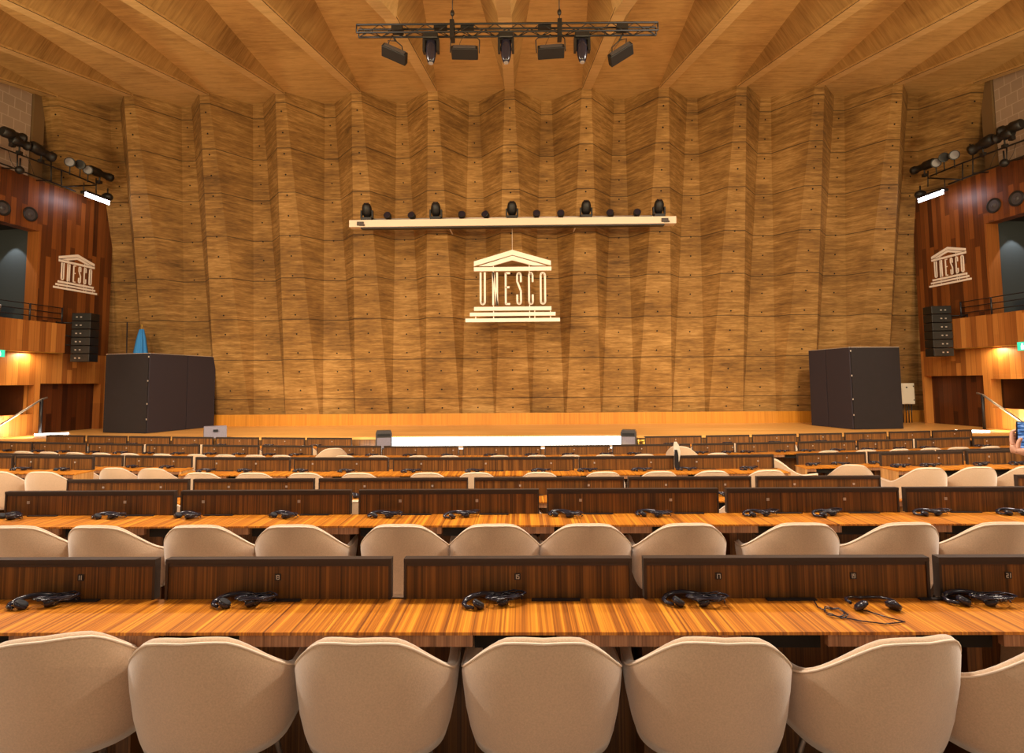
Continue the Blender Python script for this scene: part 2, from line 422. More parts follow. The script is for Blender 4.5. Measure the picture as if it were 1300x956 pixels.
PXL = dict(open_=48, open_top=(48, 293), par_end=83, par_top=(60, 409), par_bot=(60, 447), rec0=127, rec1=50, post1=42, rec_top=(90, 487),
           booth_top=(20, 489), booth_bot=(20, 527), top=(57, 231))
PXR = dict(open_=1255, open_top=(1255, 283), par_end=1209, par_top=(1250, 400), par_bot=(1250, 440), rec0=1175, rec1=1250, post1=1259, rec_top=(1210, 477),
           booth_top=(1280, 481), booth_bot=(1280, 519), top=(1240, 222))
UMAX = 9.0
for S, P, nm in ((LS, PXL, 'left'), (RS, PXR, 'right')):
    u_open = S.hit(P['open_'], 350)[0]; z_open = S.hit(*P['open_top'])[1]; z_top = S.hit(*P['top'])[1]
    pw = .30
    u_par = S.hit(P['par_end'], 425, pw)[0]; z_pt = S.hit(*P['par_top'], pw)[1]; z_pb = S.hit(*P['par_bot'], pw)[1]
    u_r0 = S.hit(P['rec0'], 510)[0]; u_r1 = S.hit(P['rec1'], 510)[0]; u_p1 = S.hit(P['post1'], 510)[0]; z_r = S.hit(*P['rec_top'])[1]
    zb1 = S.hit(*P['booth_top'])[1]; zb0 = S.hit(*P['booth_bot'])[1]
    S.d = dict(u_open=u_open, z_open=z_open, z_top=z_top, u_par=u_par, z_pt=z_pt, z_pb=z_pb, zb0=zb0, zb1=zb1, u_r1=u_r1, u_p1=u_p1, z_r=z_r, u_r0=u_r0)
    mb = MB()
    S.box(mb, 0, UMAX, -.3, 0, z_open, z_top)
    S.box(mb, 0, u_open, -.3, 0, z_pb, z_open)
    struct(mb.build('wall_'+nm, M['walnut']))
    mb = MB()
    S.box(mb, 0, UMAX, -.3, 0, z_r, z_pb)
    S.box(mb, 0, u_r0, -.3, 0, -.2, z_r)
    S.box(mb, u_r1, u_p1, -.3, 0, -.2, z_r)
    if nm == 'left': S.box(mb, u_p1, UMAX, -.25, 0, zb1, z_r-.001)
    else: S.box(mb, u_p1, UMAX, -.25, 0, zb1, z_r-.001)
    S.box(mb, u_p1, UMAX, -.25, 0, -.45, zb0)
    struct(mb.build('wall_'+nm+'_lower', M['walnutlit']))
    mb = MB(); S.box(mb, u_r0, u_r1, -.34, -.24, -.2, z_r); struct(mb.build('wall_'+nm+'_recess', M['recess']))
    # niche behind the balcony opening
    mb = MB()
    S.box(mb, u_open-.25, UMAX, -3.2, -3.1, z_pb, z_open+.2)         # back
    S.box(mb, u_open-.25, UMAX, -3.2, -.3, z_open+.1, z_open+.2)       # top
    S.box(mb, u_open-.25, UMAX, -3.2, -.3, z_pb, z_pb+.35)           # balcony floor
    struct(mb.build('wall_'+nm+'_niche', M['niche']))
    mb = MB(); S.box(mb, u_open-.14, u_open-.02, -3.1, -.3, z_pb+.35, z_open+.1); struct(mb.build('wall_'+nm+'_end', M['greyw']))
    mb = MB(); S.box(mb, u_open-.02, u_open+.03, -.34, .01, z_pt-.2, z_open); struct(mb.build('trim_%d' % (6 if nm == 'left' else 7), M['walnutlit']))
    # booth behind the lower opening
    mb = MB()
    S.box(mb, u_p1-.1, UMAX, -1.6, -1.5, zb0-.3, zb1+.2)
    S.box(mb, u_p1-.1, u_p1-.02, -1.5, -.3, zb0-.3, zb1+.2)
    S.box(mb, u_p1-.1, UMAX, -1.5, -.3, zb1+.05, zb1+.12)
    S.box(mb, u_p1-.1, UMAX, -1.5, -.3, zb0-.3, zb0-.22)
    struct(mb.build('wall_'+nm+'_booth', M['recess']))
    # parapet
    t = thing('balcony_parapet', 'wood balcony parapet on the %s wall beside the hung loudspeaker' % nm, 'parapet', S.pt(u_par, 0, z_pb))
    mb = MB(); S.box(mb, u_par, UMAX, 0.002, pw, z_pb, z_pt); mb.build('parapet_front', M['walnutlit'], t, world=True)
    mb = MB(); S.box(mb, u_par+.02, UMAX, .02, pw-.03, z_pb-.015, z_pb); o = mb.build('lit_soffit_strip', M['brass'], t, world=True)  # brass colour stands in for the lit underside of the parapet
    # railing on the parapet
    t = thing('balcony_railing', 'black three-bar balcony railing standing on the %s parapet' % nm, 'railing', S.pt(u_par, .15, z_pt))
    xs_ = (79, 38) if nm == 'left' else (1220, 1259)
    us = [S.hit(x, 395, .15)[0] for x in xs_]
    us += [us[1]+1.1, us[1]+2.2]
    for u in us:
        mb = MB(); mb.cyl(S.pt(u, .15, z_pt), S.pt(u, .15, z_pt+.45), .022, n=8); mb.build('railing_post', M['black'], t, world=True)
    for dz in (.15, .30, .45):
        mb = MB(); mb.cyl(S.pt(us[0]-.02, .15, z_pt+dz-.01), S.pt(us[-1]+.3, .15, z_pt+dz-.01), .012, n=8); mb.build('railing_bar', M['black'], t, world=True)
    # block wall above and behind the wood
    pb = at(41 if nm == 'left' else 1262, 120, 15.5)
    sgn = S.sgn; p0 = Vector((pb.x, 15.5, 0))
    Mb = Matrix(((S.U.x, S.W.x, 0, p0.x), (S.U.y, S.W.y, 0, p0.y), (0, 0, 1, 0), (0, 0, 0, 1)))
    mb = MB(); mb.box(0, 8.5, -.3, 0, 6.3, 11.6, mat=Mb); struct(mb.build('wall_'+nm+'_upper', M['block']))
    mb = MB(); mb.box(-.34, -.02, -.3, .06, 5.4, 10.6, mat=Mb); struct(mb.build('trim_%d' % (8 if nm == 'left' else 9), M['post']))
# ceilings ends meet side walls; side closing wall behind the last ridge
mb = MB()
mb.box(-14.6, -13.2, 16.9, 17.1, 0, 10.9); mb.box(13.2, 14.6, 16.9, 17.1, 0, 10.9)
struct(mb.build('wall_corner', M['niche']))

# ------------------------------------------------------------------ emblem
def stroke(mb, pts, w, y0, y1, mat):
    pts = [Vector((p[0], p[1])) for p in pts]
    for a, b in zip(pts[:-1], pts[1:]):
        d = (b-a); L = d.length; d.normalize(); n = Vector((-d.y, d.x))*w/2
        a2 = a-d*w*.12; b2 = b+d*w*.12
        mb.prism([(a2+n)[:], (b2+n)[:], (b2-n)[:], (a2-n)[:]], y0, y1, mat)
def arc(cx, cy, rx, ry, a0, a1, n=6): return [(cx+rx*math.cos(math.radians(a0+(a1-a0)*i/n)), cy+ry*math.sin(math.radians(a0+(a1-a0)*i/n))) for i in range(n+1)]
def emblem(parent, mat, k, thick):
    """k = metres per drawing unit; drawing coordinates x right, y down, origin (652,785) at bottom centre"""
    q = lambda p: ((p[0]-652)*k, (785-p[1])*k)
    def P(name, polys):
        mb = MB()
        for pl in polys: mb.prism([q(p) for p in pl], 0, thick, mat)
        return mb.build(name, M['emblem'], parent, world=True)
    rect = lambda x0, x1, y0, y1: [(x0, y0), (x1, y0), (x1, y1), (x0, y1)]
    P('pediment', [[(296, 220), (652, 115), (652, 162), (296, 265)], [(652, 115), (1008, 220), (1008, 265), (652, 162)],
                   [(340, 265), (652, 170), (652, 212), (460, 265)], [(652, 170), (965, 265), (845, 265), (652, 212)]])
    P('architrave', [rect(296, 1012, 275, 312)])
    for r in (rect(296, 1008, 645, 680), rect(257, 1045, 698, 730), rect(217, 1085, 752, 785)): P('step', [r])
    w = 17
    L = {
     'U': [[(357, 325), (357, 598)]+arc(376.5, 598, 19.5, 21, 180, 0)[0:0]+[(357, 598), (363, 614), (376.5, 620), (390, 614), (396, 598), (396, 325)]],
     'N': [[(473, 628), (473, 325), (509, 628), (509, 325)]],
     'E': [[(627, 333), (589, 333), (589, 620), (627, 620)], [(589, 465), (622, 465)]],
     'S': [[(729, 415), (729, 355), (724, 339), (712, 333), (700, 339), (695, 355), (695, 410), (729, 500), (729, 598), (724, 614), (712, 620), (700, 614), (695, 598), (695, 535)]],
     'C': [[(838, 415), (838, 355), (833, 339), (821, 333), (809, 339), (804, 355), (804, 598), (809, 614), (821, 620), (833, 614), (838, 598), (838, 535)]],
     'O': [[(932, 333), (918, 339), (912, 355), (912, 598), (918, 614), (932, 620), (946, 614), (952, 598), (952, 355), (946, 339), (932, 333)]],
    }
    for ch, ss in L.items():
        mb = MB()
        for s_ in ss: stroke(mb, [q(p) for p in s_], w*k, 0, thick, mat)
        mb.build('letter', M['emblem'], parent, world=True)
    mb = MB()
    for x, a, b in ((475, 240, 760), (808, 240, 760), (310, 728, 755), (855, 678, 755), (1000, 678, 755)):
        mb.prism([q(p) for p in rect(x-4, x+4, a, b)], thick*.6, thick*.95, mat)
    mb.build('mounting_rod', M['emblem'], parent, world=True)
    return
EY = 15.9
eb = at(651, 408.5, EY); k = abs(at(711, 408, EY).x-at(591, 408, EY).x)/868
t = thing('temple_emblem', 'large cream temple emblem with letters hung before the folded concrete wall', 'emblem', eb)
Me = Matrix.Translation(eb)
emblem(t, Me, k, .07)
mb = MB()
for x in (0,): mb.cyl(eb+Vector((0, .04, 670*k)), eb+Vector((0, .04, at(651, 286, EY).z-eb.z)), .006, n=6)
mb.build('hanging_wire', M['emblem'], t, world=True)
for S, a, b, nm in ((LS, (69, 363), (124, 374), 'left'), (RS, (1232, 353), (1179, 364.5), 'right')):
    ua, za = S.hit(*a, .04); ub, zb = S.hit(*b, .04); uc = (ua+ub)/2; zc = (za+zb)/2-.03
    kk = abs(ua-ub)/868; base = S.pt(uc, 0, zc)
    # frame whose x runs left to right as seen, y into the wall, z up
    xr = S.U*(-1 if S.sgn < 0 else 1)
    yy = -S.W
    Ms = Matrix(((xr.x, yy.x, 0, base.x), (xr.y, yy.y, 0, base.y), (0, 0, 1, base.z), (0, 0, 0, 1))) @ Matrix.Translation((0, -.02, 0))
    t = thing('wall_emblem', 'small cream temple emblem with letters on the %s reddish wood wall' % nm, 'emblem', base)
    emblem(t, Ms, kk, .018)

# ------------------------------------------------------------------ lighting bar before the wall
BY = 15.55
bl, br = at(445, 285.5, BY), at(857, 280.5, BY)
t = thing('light_bar', 'long cream steel beam hung across the folded concrete wall', 'beam', (bl+br)/2)
def oriented_box(mb, a, b, w, h, up=Vector((0, 0, 1))):
    d = (b-a); L = d.length; d.normalize(); s = d.cross(up).normalized(); u = s.cross(d)
    mt = Matrix(((d.x, s.x, u.x, a.x), (d.y, s.y, u.y, a.y), (d.z, s.z, u.z, a.z), (0, 0, 0, 1)))
    mb.box(0, L, -w/2, w/2, -h/2, h/2, mat=mt); return mb
oriented_box(MB(), bl, br, .25, .19).build('beam', M['bar'], t, world=True)
oriented_box(MB(), bl+Vector((.3, .02, -.11)), br+Vector((-.3, .02, -.11)), .2, .03).build('underside_shade', M['black'], t, world=True)  # black strip stands in for the shaded underside of the beam
mb = MB(); mb.cyl(bl+Vector((.3, .05, .16)), br+Vector((-.3, .05, .16)), .018)
for i in range(9):
    p = bl.lerp(br, .04+.115*i); mb.cyl(p+Vector((0, .05, .09)), p+Vector((0, .05, .16)), .012, n=6)
mb.build('mounting_pipe', M['edge'], t, world=True)
for f_ in (.035, .965):
    p = bl.lerp(br, f_); mb = MB(); mb.box(-.09, .09, -.165, -.13, -.06, .04, mat=Matrix.Translation(p)).box(-.03, .12, -.17, -.13, -.07, -.03, mat=Matrix.Translation(p))
    mb.build('cable_clamp', M['metal'], t, world=True)
mb = MB()
for f_ in (.3, .7):
    p = bl.lerp(br, f_); yr, d, r, v = wall_sec(0, p.z); mb.cyl(p+Vector((0, .12, 0)), (p.x, 17.35, p.z+.03), .02, n=6)
mb.build('wall_bracket', M['bar'], t, world=True)
def moving_head_up(label, p, s, grp, tilt=0):
    t = thing('moving_head_light', label, 'stage light', p, 0, grp)
    w = lambda a: Matrix.Translation(p) @ Matrix.Scale(s, 4) @ Matrix.Rotation(tilt, 4, 'Y') @ Matrix.Translation(a)
    mb = MB(); mb.box(-.17, .17, -.13, .13, 0, .1, mat=w((0, 0, 0))); mb.build('base', M['fixt'], t, world=True, bevel=.01)
    mb = MB(); mb.box(-.2, .2, -.05, .05, .085, .125, mat=w((0, 0, 0))); mb.box(-.2, -.15, -.06, .06, .08, .34, mat=w((0, 0, 0))); mb.box(.15, .2, -.06, .06, .08, .34, mat=w((0, 0, 0))); mb.build('yoke', M['fixt'], t, world=True, bevel=.01)
    mb = MB(); mb.lathe([(.06, -.20), (.12, -.17), (.155, -.05), (.15, .1), (.12, .2), (.07, .24)], origin=(0, 0, .33), axis=(0, -.45, .9))
    mb.warp(lambda v: w((0, 0, 0)) @ v); h = mb.build('lamp_head', M['fixt'], t, world=True)
    mb = MB(); mb.lathe([(.085, 0), (.08, .012)], origin=(0, -.107, .545), axis=(0, -.45, .9)); mb.warp(lambda v: w((0, 0, 0)) @ v); mb.build('lens', M['gloss'], t, world=True)
    return t
bigs = [(466, 'leftmost'), (554, 'second'), (651, 'middle, under the white sensor'), (745, 'fourth'), (837, 'rightmost')]
for px, w_ in bigs:
    f_ = (px-445)/412; p = bl.lerp(br, f_)+Vector((0, 0, .097))
    lab = {'leftmost': 'black moving head light, leftmost of the large ones on the cream beam', 'rightmost': 'black moving head light, rightmost of the large ones on the cream beam',
           'second': 'large black moving head light on the cream beam, second from left', 'fourth': 'large black moving head light on the cream beam, second from right'}.get(w_, 'large black moving head light in the middle of the cream beam')
    moving_head_up(lab, p, .86, 'large moving heads on the cream beam')
smalls = [493, 524, 587, 618, 682, 713, 776, 809]
for n_, px in enumerate(smalls):
    f_ = (px-445)/412; p = bl.lerp(br, f_)+Vector((0, 0, .097))
    t = thing('small_spotlight', 'small round black spotlight on the cream beam, %s from the left' % ORD[n_], 'spotlight', p, 0, 'small spotlights on the cream beam')
    d = Vector((random.uniform(-.4, .4), -.8, .25)).normalized()
    mb = MB(); mb.cyl(p, p+Vector((0, 0, .07)), .03); mb.build('stem', M['fixt'], t, world=True)
    mb = MB(); mb.lathe([(.05, -.08), (.085, -.05), (.1, .05), (.1, .09)], origin=p+Vector((0, 0, .12)), axis=d); mb.build('lamp_head', M['fixt'], t, world=True)
    mb = MB(); mb.lathe([(.085, .0), (.08, .005)], origin=p+Vector((0, 0, .12))+d*.088, axis=d); mb.build('lens', M['gloss'], t, world=True)
p = at(656, 253, 16.55); mb = MB(); mb.box(-.09, .09, -.05, .28, -.08, .07, mat=Matrix.Translation(p)); mb.cyl(p+Vector((0, -.05, 0)), p+Vector((0, -.08, 0)), .04)
tag(mb.build('wall_sensor', M['white'], None, bevel=.01), 'small white box on the central concrete ridge above the beam', 'sensor')

# ------------------------------------------------------------------ truss under the ceiling
TY = 9.3
ta, tb = at(454, 39.5, TY), at(834, 36.5, TY)
t = thing('lighting_truss', 'black lattice truss hanging below the ceiling ribs', 'truss', (ta+tb)/2)
h = .068
for dy, dz in ((-h, h), (h, h), (-h, -h), (h, -h)):
    MB().cyl(ta+Vector((0, dy, dz)), tb+Vector((0, dy, dz)), .017, n=8).build('chord', M['fixt'], t, world=True)
mb = MB(); N = 26; D = tb-ta
for k_ in range(N):
    a = ta+D*(k_/N); b = ta+D*((k_+1)/N); s1 = 1 if k_ % 2 else -1
    mb.cyl(a+Vector((0, -h, -h*s1)), b+Vector((0, -h, h*s1)), .007, n=5); mb.cyl(a+Vector((0, h, h*s1)), b+Vector((0, h, -h*s1)), .007, n=5)
    mb.cyl(a+Vector((0, -h*s1, -h)), b+Vector((0, h*s1, -h)), .007, n=5)
for e in (ta, tb):
    for dy in (-h, h): mb.cyl(e+Vector((0, dy, -h)), e+Vector((0, dy, h)), .012, n=6)
mb.build('lacing', M['fixt'], t, world=True)
for px in (575, 711):
    p = ta.lerp(tb, (px-454)/380)
    mb = MB(); mb.box(-.035, .035, -.09, .09, -.17, .14, mat=Matrix.Translation(p)); hb = mb.build('hoist_clamp', M['fixt'], t, world=True)
    zc = zr(TY)+.3
    mb = MB(); mb.cyl(p+Vector((0, 0, .14)), (p.x, TY, 9.4), .008, n=6); mb.sphere(p+Vector((0, 0, .30)), .035, 1, 1, 1.6); mb.build('hoist_cable', M['fixt'], t, world=True)
mb = MB()
for px in (505, 790):
    p = ta.lerp(tb, (px-454)/380); MB().box(-.09, .09, -.08, .08, -.03, .075, mat=Matrix.Translation(p)).build('junction_box', M['fixt'], t, world=True)
for px in (560, 594, 692):
    p = ta.lerp(tb, (px-454)/380); MB().box(-.11, .11, -.05, .05, .02, .06, mat=Matrix.Translation(p)).build('junction_box', M['fixt'], t, world=True)
for px, nm in ((548, 'left'), (643, 'middle'), (739, 'right')):
    p = ta.lerp(tb, (px-454)/380)+Vector((0, 0, -.085))
    t = thing('moving_head_light', 'black moving head light hanging from the %s of the lattice truss' % ('middle' if nm == 'middle' else nm+' part'), 'stage light', p, 0, 'moving heads under the truss')
    T = Matrix.Translation(p)
    mb = MB(); mb.box(-.12, .12, -.1, .1, -.10, 0, mat=T); mb.build('base', M['fixt'], t, world=True, bevel=.015)
    mb = MB()
    for s_ in (-1, 1): mb.box(s_*.115-.02, s_*.115+.02, -.06, .06, -.30, -.07, mat=T)
    mb.box(-.13, .13, -.05, .05, -.115, -.075, mat=T); mb.build('yoke', M['fixt'], t, world=True)
    mb = MB(); mb.lathe([(.05, .16), (.085, .13), (.095, .0), (.085, -.12), (.06, -.22), (.045, -.255)], origin=(0, 0, -.245), axis=(0, .12, 1)); mb.warp(lambda v: T @ v); mb.build('lamp_head', M['gloss'], t, world=True)
    mb = MB(); mb.lathe([(.042, 0), (.038, -.008)], origin=(0, -.03, -.498), axis=(0, .12, 1)); mb.warp(lambda v: T @ v); mb.build('lens', M['lens'], t, world=True)
for px, cx, cy, rot, yw, nm in ((498, 501, 69, 25, .15, 'left end'), (589, 590, 67, 2, 0, 'left of centre'), (699, 699.5, 66, -3, 0, 'right of centre'), (791, 788, 69, -32, -.15, 'right end')):
    p = ta.lerp(tb, (px-454)/380)+Vector((0, 0, -.085)); c = at(cx, cy, TY)
    t = thing('softlight_panel', 'flat black soft light on a bracket, %s of the lattice truss' % nm, 'stage light', p, 0, 'soft lights under the truss')
    Rm = Matrix.Translation(c) @ Matrix.Rotation(math.radians(rot), 4, 'Y') @ Matrix.Rotation(math.radians(-28), 4, 'X')
    mb = MB(); mb.box(-.22, .22, -.10, .10, -.05, .05, mat=Rm); mb.build('housing', M['fixt'], t, world=True, bevel=.012)
    mb = MB(); mb.box(-.185, .185, -.112, -.101, -.035, .035, mat=Rm); mb.build('front_glass', M['panelglass'], t, world=True)
    top = p+Vector((0, 0, -.10)); Ry = Matrix.Rotation(math.radians(rot), 4, 'Y'); wd = .24
    pts = [c+Ry @ Vector((-wd, 0, 0)), c+Ry @ Vector((-wd, 0, .22))*1.0, c+Ry @ Vector((-wd+.04, 0, .26)), c+Ry @ Vector((wd-.04, 0, .26)), c+Ry @ Vector((wd, 0, .22)), c+Ry @ Vector((wd, 0, 0))]
    if abs(rot) > 10:
        pts = [c+Ry @ Vector((-wd*.5, 0, .04)), c+Vector((-.11, 0, .24)), c+Vector((.02, 0, .23)), c+Vector((.12, 0, .14)) if rot > 0 else c+Vector((.10, 0, .26)), c+Ry @ Vector((wd*.6, 0, .04))]
        if rot < 0: pts = [c+Ry @ Vector((-wd*.6, 0, .04)), c+Vector((-.14, 0, .12)), c+Vector((-.02, 0, .24)), c+Vector((.10, 0, .27)), c+Ry @ Vector((wd*.5, 0, .04))]
    mid = pts[len(pts)//2] if abs(rot) > 10 else (pts[2]+pts[3])/2
    mb = MB(); mb.tube(pts, .010, 6); mb.cyl(p, mid, .016, n=6)
    mb.tube([p, p+Vector((-.06, .02, -.12)), c+Vector((-.10, .05, .12)), c+Vector((-.12, .02, .05))], .004, 5)
    mb.build('bracket', M['fixt'], t, world=True)

# ------------------------------------------------------------------ side lighting rigs and wall fittings
def rig(S, mir, nm):
    X = (lambda x: x) if not mir else (lambda x: 1300-x)
    dy = -9 if mir else 0
    w = .45
    def q(x, y, ww=w): return S.px(X(x), y+dy, ww)
    t = thing('side_light_rail', 'black pipe rail carrying stage lights high on the %s wood wall' % nm, 'lighting rail', q(60, 230))
    for pts in ([q(-40, 173), q(0, 187), q(78, 216), q(120, 233)], [q(-40, 196), q(0, 207), q(65, 231), q(96, 243)], [q(78, 237), q(122, 235)]):
        MB().tube(pts, .020, 6).build('pipe', M['fixt'], t, world=True)
    for x, a, b in ((22, 195, 217), (65, 205, 231), (78, 216, 238), (122, 226, 246)):
        MB().cyl(q(x, a), q(x, b), .016, n=6).build('upright', M['fixt'], t, world=True)
    for x in (22, 65):
        mb = MB(); mb.cyl(q(x, 214 if x == 22 else 229), S.pt(S.hit(X(x), (216 if x == 22 else 231)+dy, w)[0], -.02, S.d['z_top']-.04), .018, n=6); mb.build('wall_arm', M['fixt'], t, world=True)
    for c3 in ([q(10, 190), q(14, 205), q(20, 214)], [q(33, 196), q(40, 212), q(44, 224)]): MB().tube(c3, .005, 5).build('cable', M['fixt'], t, world=True)
    # spots
    def spot(x0, y0, x1, y1, r, label):
        a, b = q(x0, y0, w+.1), q(x1, y1, w+.1); d = (b-a); L = d.length
        tt = thing('profile_spotlight', label, 'stage light', (a+b)/2)
        mb = MB(); mb.lathe([(r*.7, 0), (r, L*.08), (r, L*.45), (r*.72, L*.5), (r*.72, L*.85), (r*.95, L*.87), (r*.95, L)], origin=a, axis=d, n=14); mb.build('barrel', M['fixt'], tt, world=True)
        c = (a+b)/2; mb = MB(); dn = Vector((0, 0, -1)); mb.cyl(c, c+dn*.26, .02, n=6); mb.box(-.05, .05, -.05, .05, -.30, -.22, mat=Matrix.Translation(c)); mb.build('clamp', M['fixt'], tt, world=True)
        return tt
    spot(2, 166, 30, 176, .13, 'black profile spotlight at the outer end of the %s rail' % nm)
    spot(14, 176, 36, 186, .12, 'black profile spotlight beside the outermost one on the %s rail' % nm)
    spot(38, 184, 67, 200, .14, 'black profile spotlight over the middle of the %s rail' % nm)
    spot(112, 214, 141, 226, .12, 'black barrel spotlight above the lit tube lamp, %s wall' % nm)
    for x, y, wd in ((89, 206, 'upper'), (102, 209, 'dark middle'), (112, 216, 'lower')):
        c = q(x, y, w+.12); tt = thing('par_light', '%s round lamp of the small cluster on the %s rail' % (wd, nm), 'stage light', c)
        ax = Vector((-.35*S.sgn, -.85, -.2))
        mb = MB(); mb.lathe([(.06, -.16), (.10, -.12), (.125, .0), (.125, .05)], origin=c, axis=ax, n=16); mb.build('can', M['fixt'], tt, world=True)
        if wd != 'dark middle':
            mb = MB(); mb.lathe([(.105, 0), (.10, .012)], origin=c+ax.normalized()*.046, axis=ax, n=16); mb.build('lens', M['lens'], tt, world=True)
        mb = MB(); mb.cyl(c, c+Vector((0, 0, -.34)), .015, n=6); mb.build('stem', M['fixt'], tt, world=True)
    # tube lamp
    a, b = q(106, 246, w+.12), q(136, 257, w+.12)
    if mir: a, b = q(100, 246+6, w+.12), q(131, 257+6, w+.12)
    tt = thing('tube_worklight', 'lit white tube worklight under the %s rail' % nm, 'lamp', (a+b)/2)
    oriented_box(MB(), a+Vector((0, 0, .06)), b+Vector((0, 0, .06)), .22, .07).build('housing', M['fixt'], tt, world=True, bevel=.01)
    for s_ in (-1, 1):
        off = Vector((0, -.02, 0))+Vector((0, 0, .035*s_-.02))-S.W*(-.08)
        MB().cyl(a+off, b+off, .028, n=8).build('tube', M['led'], tt, world=True)
    c = b+Vector((0, 0, .16)); mb = MB(); mb.sphere(c, .13, 1.2, 1, .9); mb.cyl(c, c+Vector((0, 0, .25)), .02, n=6); mb.build('mount', M['fixt'], tt, world=True); MB().cyl(a+Vector((0, 0, .09)), a+Vector((0, 0, .32)), .012, n=6).build('hanger', M['fixt'], tt, world=True)
    c = q(25, 216); tt = tag(MB().sphere(c, .10).cyl(c, c+Vector((0, 0, .3)), .02, n=6).build('ball_projector', M['fixt']), 'small round black lamp hanging below the %s rail' % nm, 'stage light')
    return
rig(LS, False, 'left'); rig(RS, True, 'right')
for S, pts, nm in ((LS, ((38, 272), (3, 264)), 'left'), (RS, ((1262, 261), (1291, 252)), 'right')):
    for k_, (x, y) in enumerate(pts):
        u, z = S.hit(x, y); c = S.pt(u, 0, z); ax = S.W
        t = thing('wall_loudspeaker', 'round black loudspeaker in the %s wood wall, %s the stage' % (nm, 'nearer' if k_ == 0 else 'farther from'), 'loudspeaker', c)
        MB().lathe([(.19, .0), (.19, .03), (.165, .035), (.15, .012)], origin=c, axis=ax, n=24).build('bezel', M['fixt'], t, world=True)
        MB().lathe([(.14, .014), (.06, .012), (.05, .03), (.02, .035)], origin=c, axis=ax, n=20).build('cone', M['panelglass'], t, world=True)
# line arrays
for S, x0, x1, y0, y1, nm in ((LS, 97, 120, 398, 460, 'left'), (RS, 1178, 1202, 389, 453, 'right')):
    xc = (x0+x1)/2; w = .55; u, zt = S.hit(xc, y0, w); _, zb_ = S.hit(xc, y1, w); c = S.pt(u, w, (zt+zb_)/2); H = zt-zb_
    D_ = (c-CAM).dot(F); wd = (x1-x0)/FPX*D_
    t = thing('line_array_speaker', 'tall black line array loudspeaker hung beside the %s balcony' % nm, 'loudspeaker', c)
    n = 6
    for k_ in range(n):
        z1 = H/2-k_*H/n; T = Matrix.Translation(c) @ Matrix.Rotation(math.radians(-4*S.sgn), 4, 'Z')
        mb = MB(); mb.box(-wd/2, wd/2, -.16, .22, z1-H/n+.008, z1-.004, mat=T); cb = mb.build('cabinet', M['fixt'], t, world=True, bevel=.012)
        mb = MB(); zz = z1-H/n/2
        for e in (-.09, .02): mb.box(e-.02+(.07 if S.sgn > 0 else -.02), e+.02+(.07 if S.sgn > 0 else -.02), -.172, -.160, zz-.02, zz+.01, mat=T)
        mb.build('badge', M['edge'], cb, world=True)
    out = S.sgn*wd/2*.8
    mb = MB()
    for dz, dz2 in ((H*.30, H*.30), (H*.10, -H*.02), (-H*.15, -H*.15)):
        a = c+Vector((out, .05, dz2)); b = S.pt(u+.35, 0.0, c.z+dz); mb.cyl(a, b, .018, n=6)
    mb.cyl(S.pt(u+.35, .02, c.z+H*.32), S.pt(u+.35, .02, c.z-H*.18), .02, n=6)
    mb.build('wall_bracket', M['fixt'], t, world=True)

# exit signs
for S, x0, x1, y0, y1, nm in ((LS, -8, 6, 444, 453, 'left'), (RS, 1291, 1305, 434, 445, 'right')):
    w = .42; u0, z1 = S.hit(x0, y0, w); u1, z0 = S.hit(x1, y1, w); zt = S.hit((x0+x1)/2, y0, w)[1]; zb_ = S.hit((x0+x1)/2, y1, w)[1]
    uc = (u0+u1)/2; hw = max(.12, abs(u1-u0)/2); t = thing('exit_sign', 'green and white emergency exit sign under the %s balcony' % nm, 'sign', S.pt(uc, w, zb_))
    mb = MB(); S.box(mb, uc-hw, uc+hw, w-.04, w, zb_, zt); mb.build('sign_box', M['green'], t, world=True)
    mb = MB(); S.box(mb, uc-hw*.25, uc+hw*.25, w+.001, w+.006, zb_+(zt-zb_)*.15, zb_+(zt-zb_)*.6); S.box(mb, uc+hw*.4, uc+hw*.8, w+.001, w+.006, zb_+(zt-zb_)*.2, zb_+(zt-zb_)*.85)
    mb.sphere(S.pt(uc, w+.003, zb_+(zt-zb_)*.75), .018, 1, 1, 1); mb.build('running_figure', M['signwhite'], t, world=True)
    mb = MB(); mb.cyl(S.pt(uc, w-.02, zt), S.pt(uc, .28, S.d['z_pb']), .012, n=6); mb.build('bracket', M['fixt'], t, world=True)

# handrails at the stage ends
for S, pts, nm in ((LS, ((-25, 555), (0, 540), (53, 507), (60, 505)), 'left'), (RS, ((1325, 558), (1298, 536), (1247, 501), (1240, 499)), 'right')):
    w = .35; P_ = [S.px(x, y, w) for x, y in pts]; 
    t = thing('stair_handrail', 'slanting metal handrail of the %s stage stair' % nm, 'handrail', P_[2])
    MB().tube(P_, .026, 8).build('rail', M['leg'], t, world=True)
    b = P_[2]; MB().cyl(b, (b.x, b.y, SZ), .035, n=8).build('handrail_post', M['black'], t, world=True)

# stage-end lamp strips
for S, a, b, nm in ((LS, (44, 551.5), (87, 550), 'left'), (RS, (1256, 547.5), (1213, 546.5), 'right')):
    p, q_ = atz(*a, SZ+.03), atz(*b, SZ+.03)
    t = thing('floor_light_strip', 'glowing white light strip on the stage floor at its %s end' % nm, 'light strip', (p+q_)/2)
    oriented_box(MB(), p, q_, .09, .03).build('tube', M['strip'], t, world=True)
    oriented_box(MB(), p-Vector((0, 0, .022)), q_-Vector((0, 0, .022)), .12, .012).build('tray', M['edge'], t, world=True)
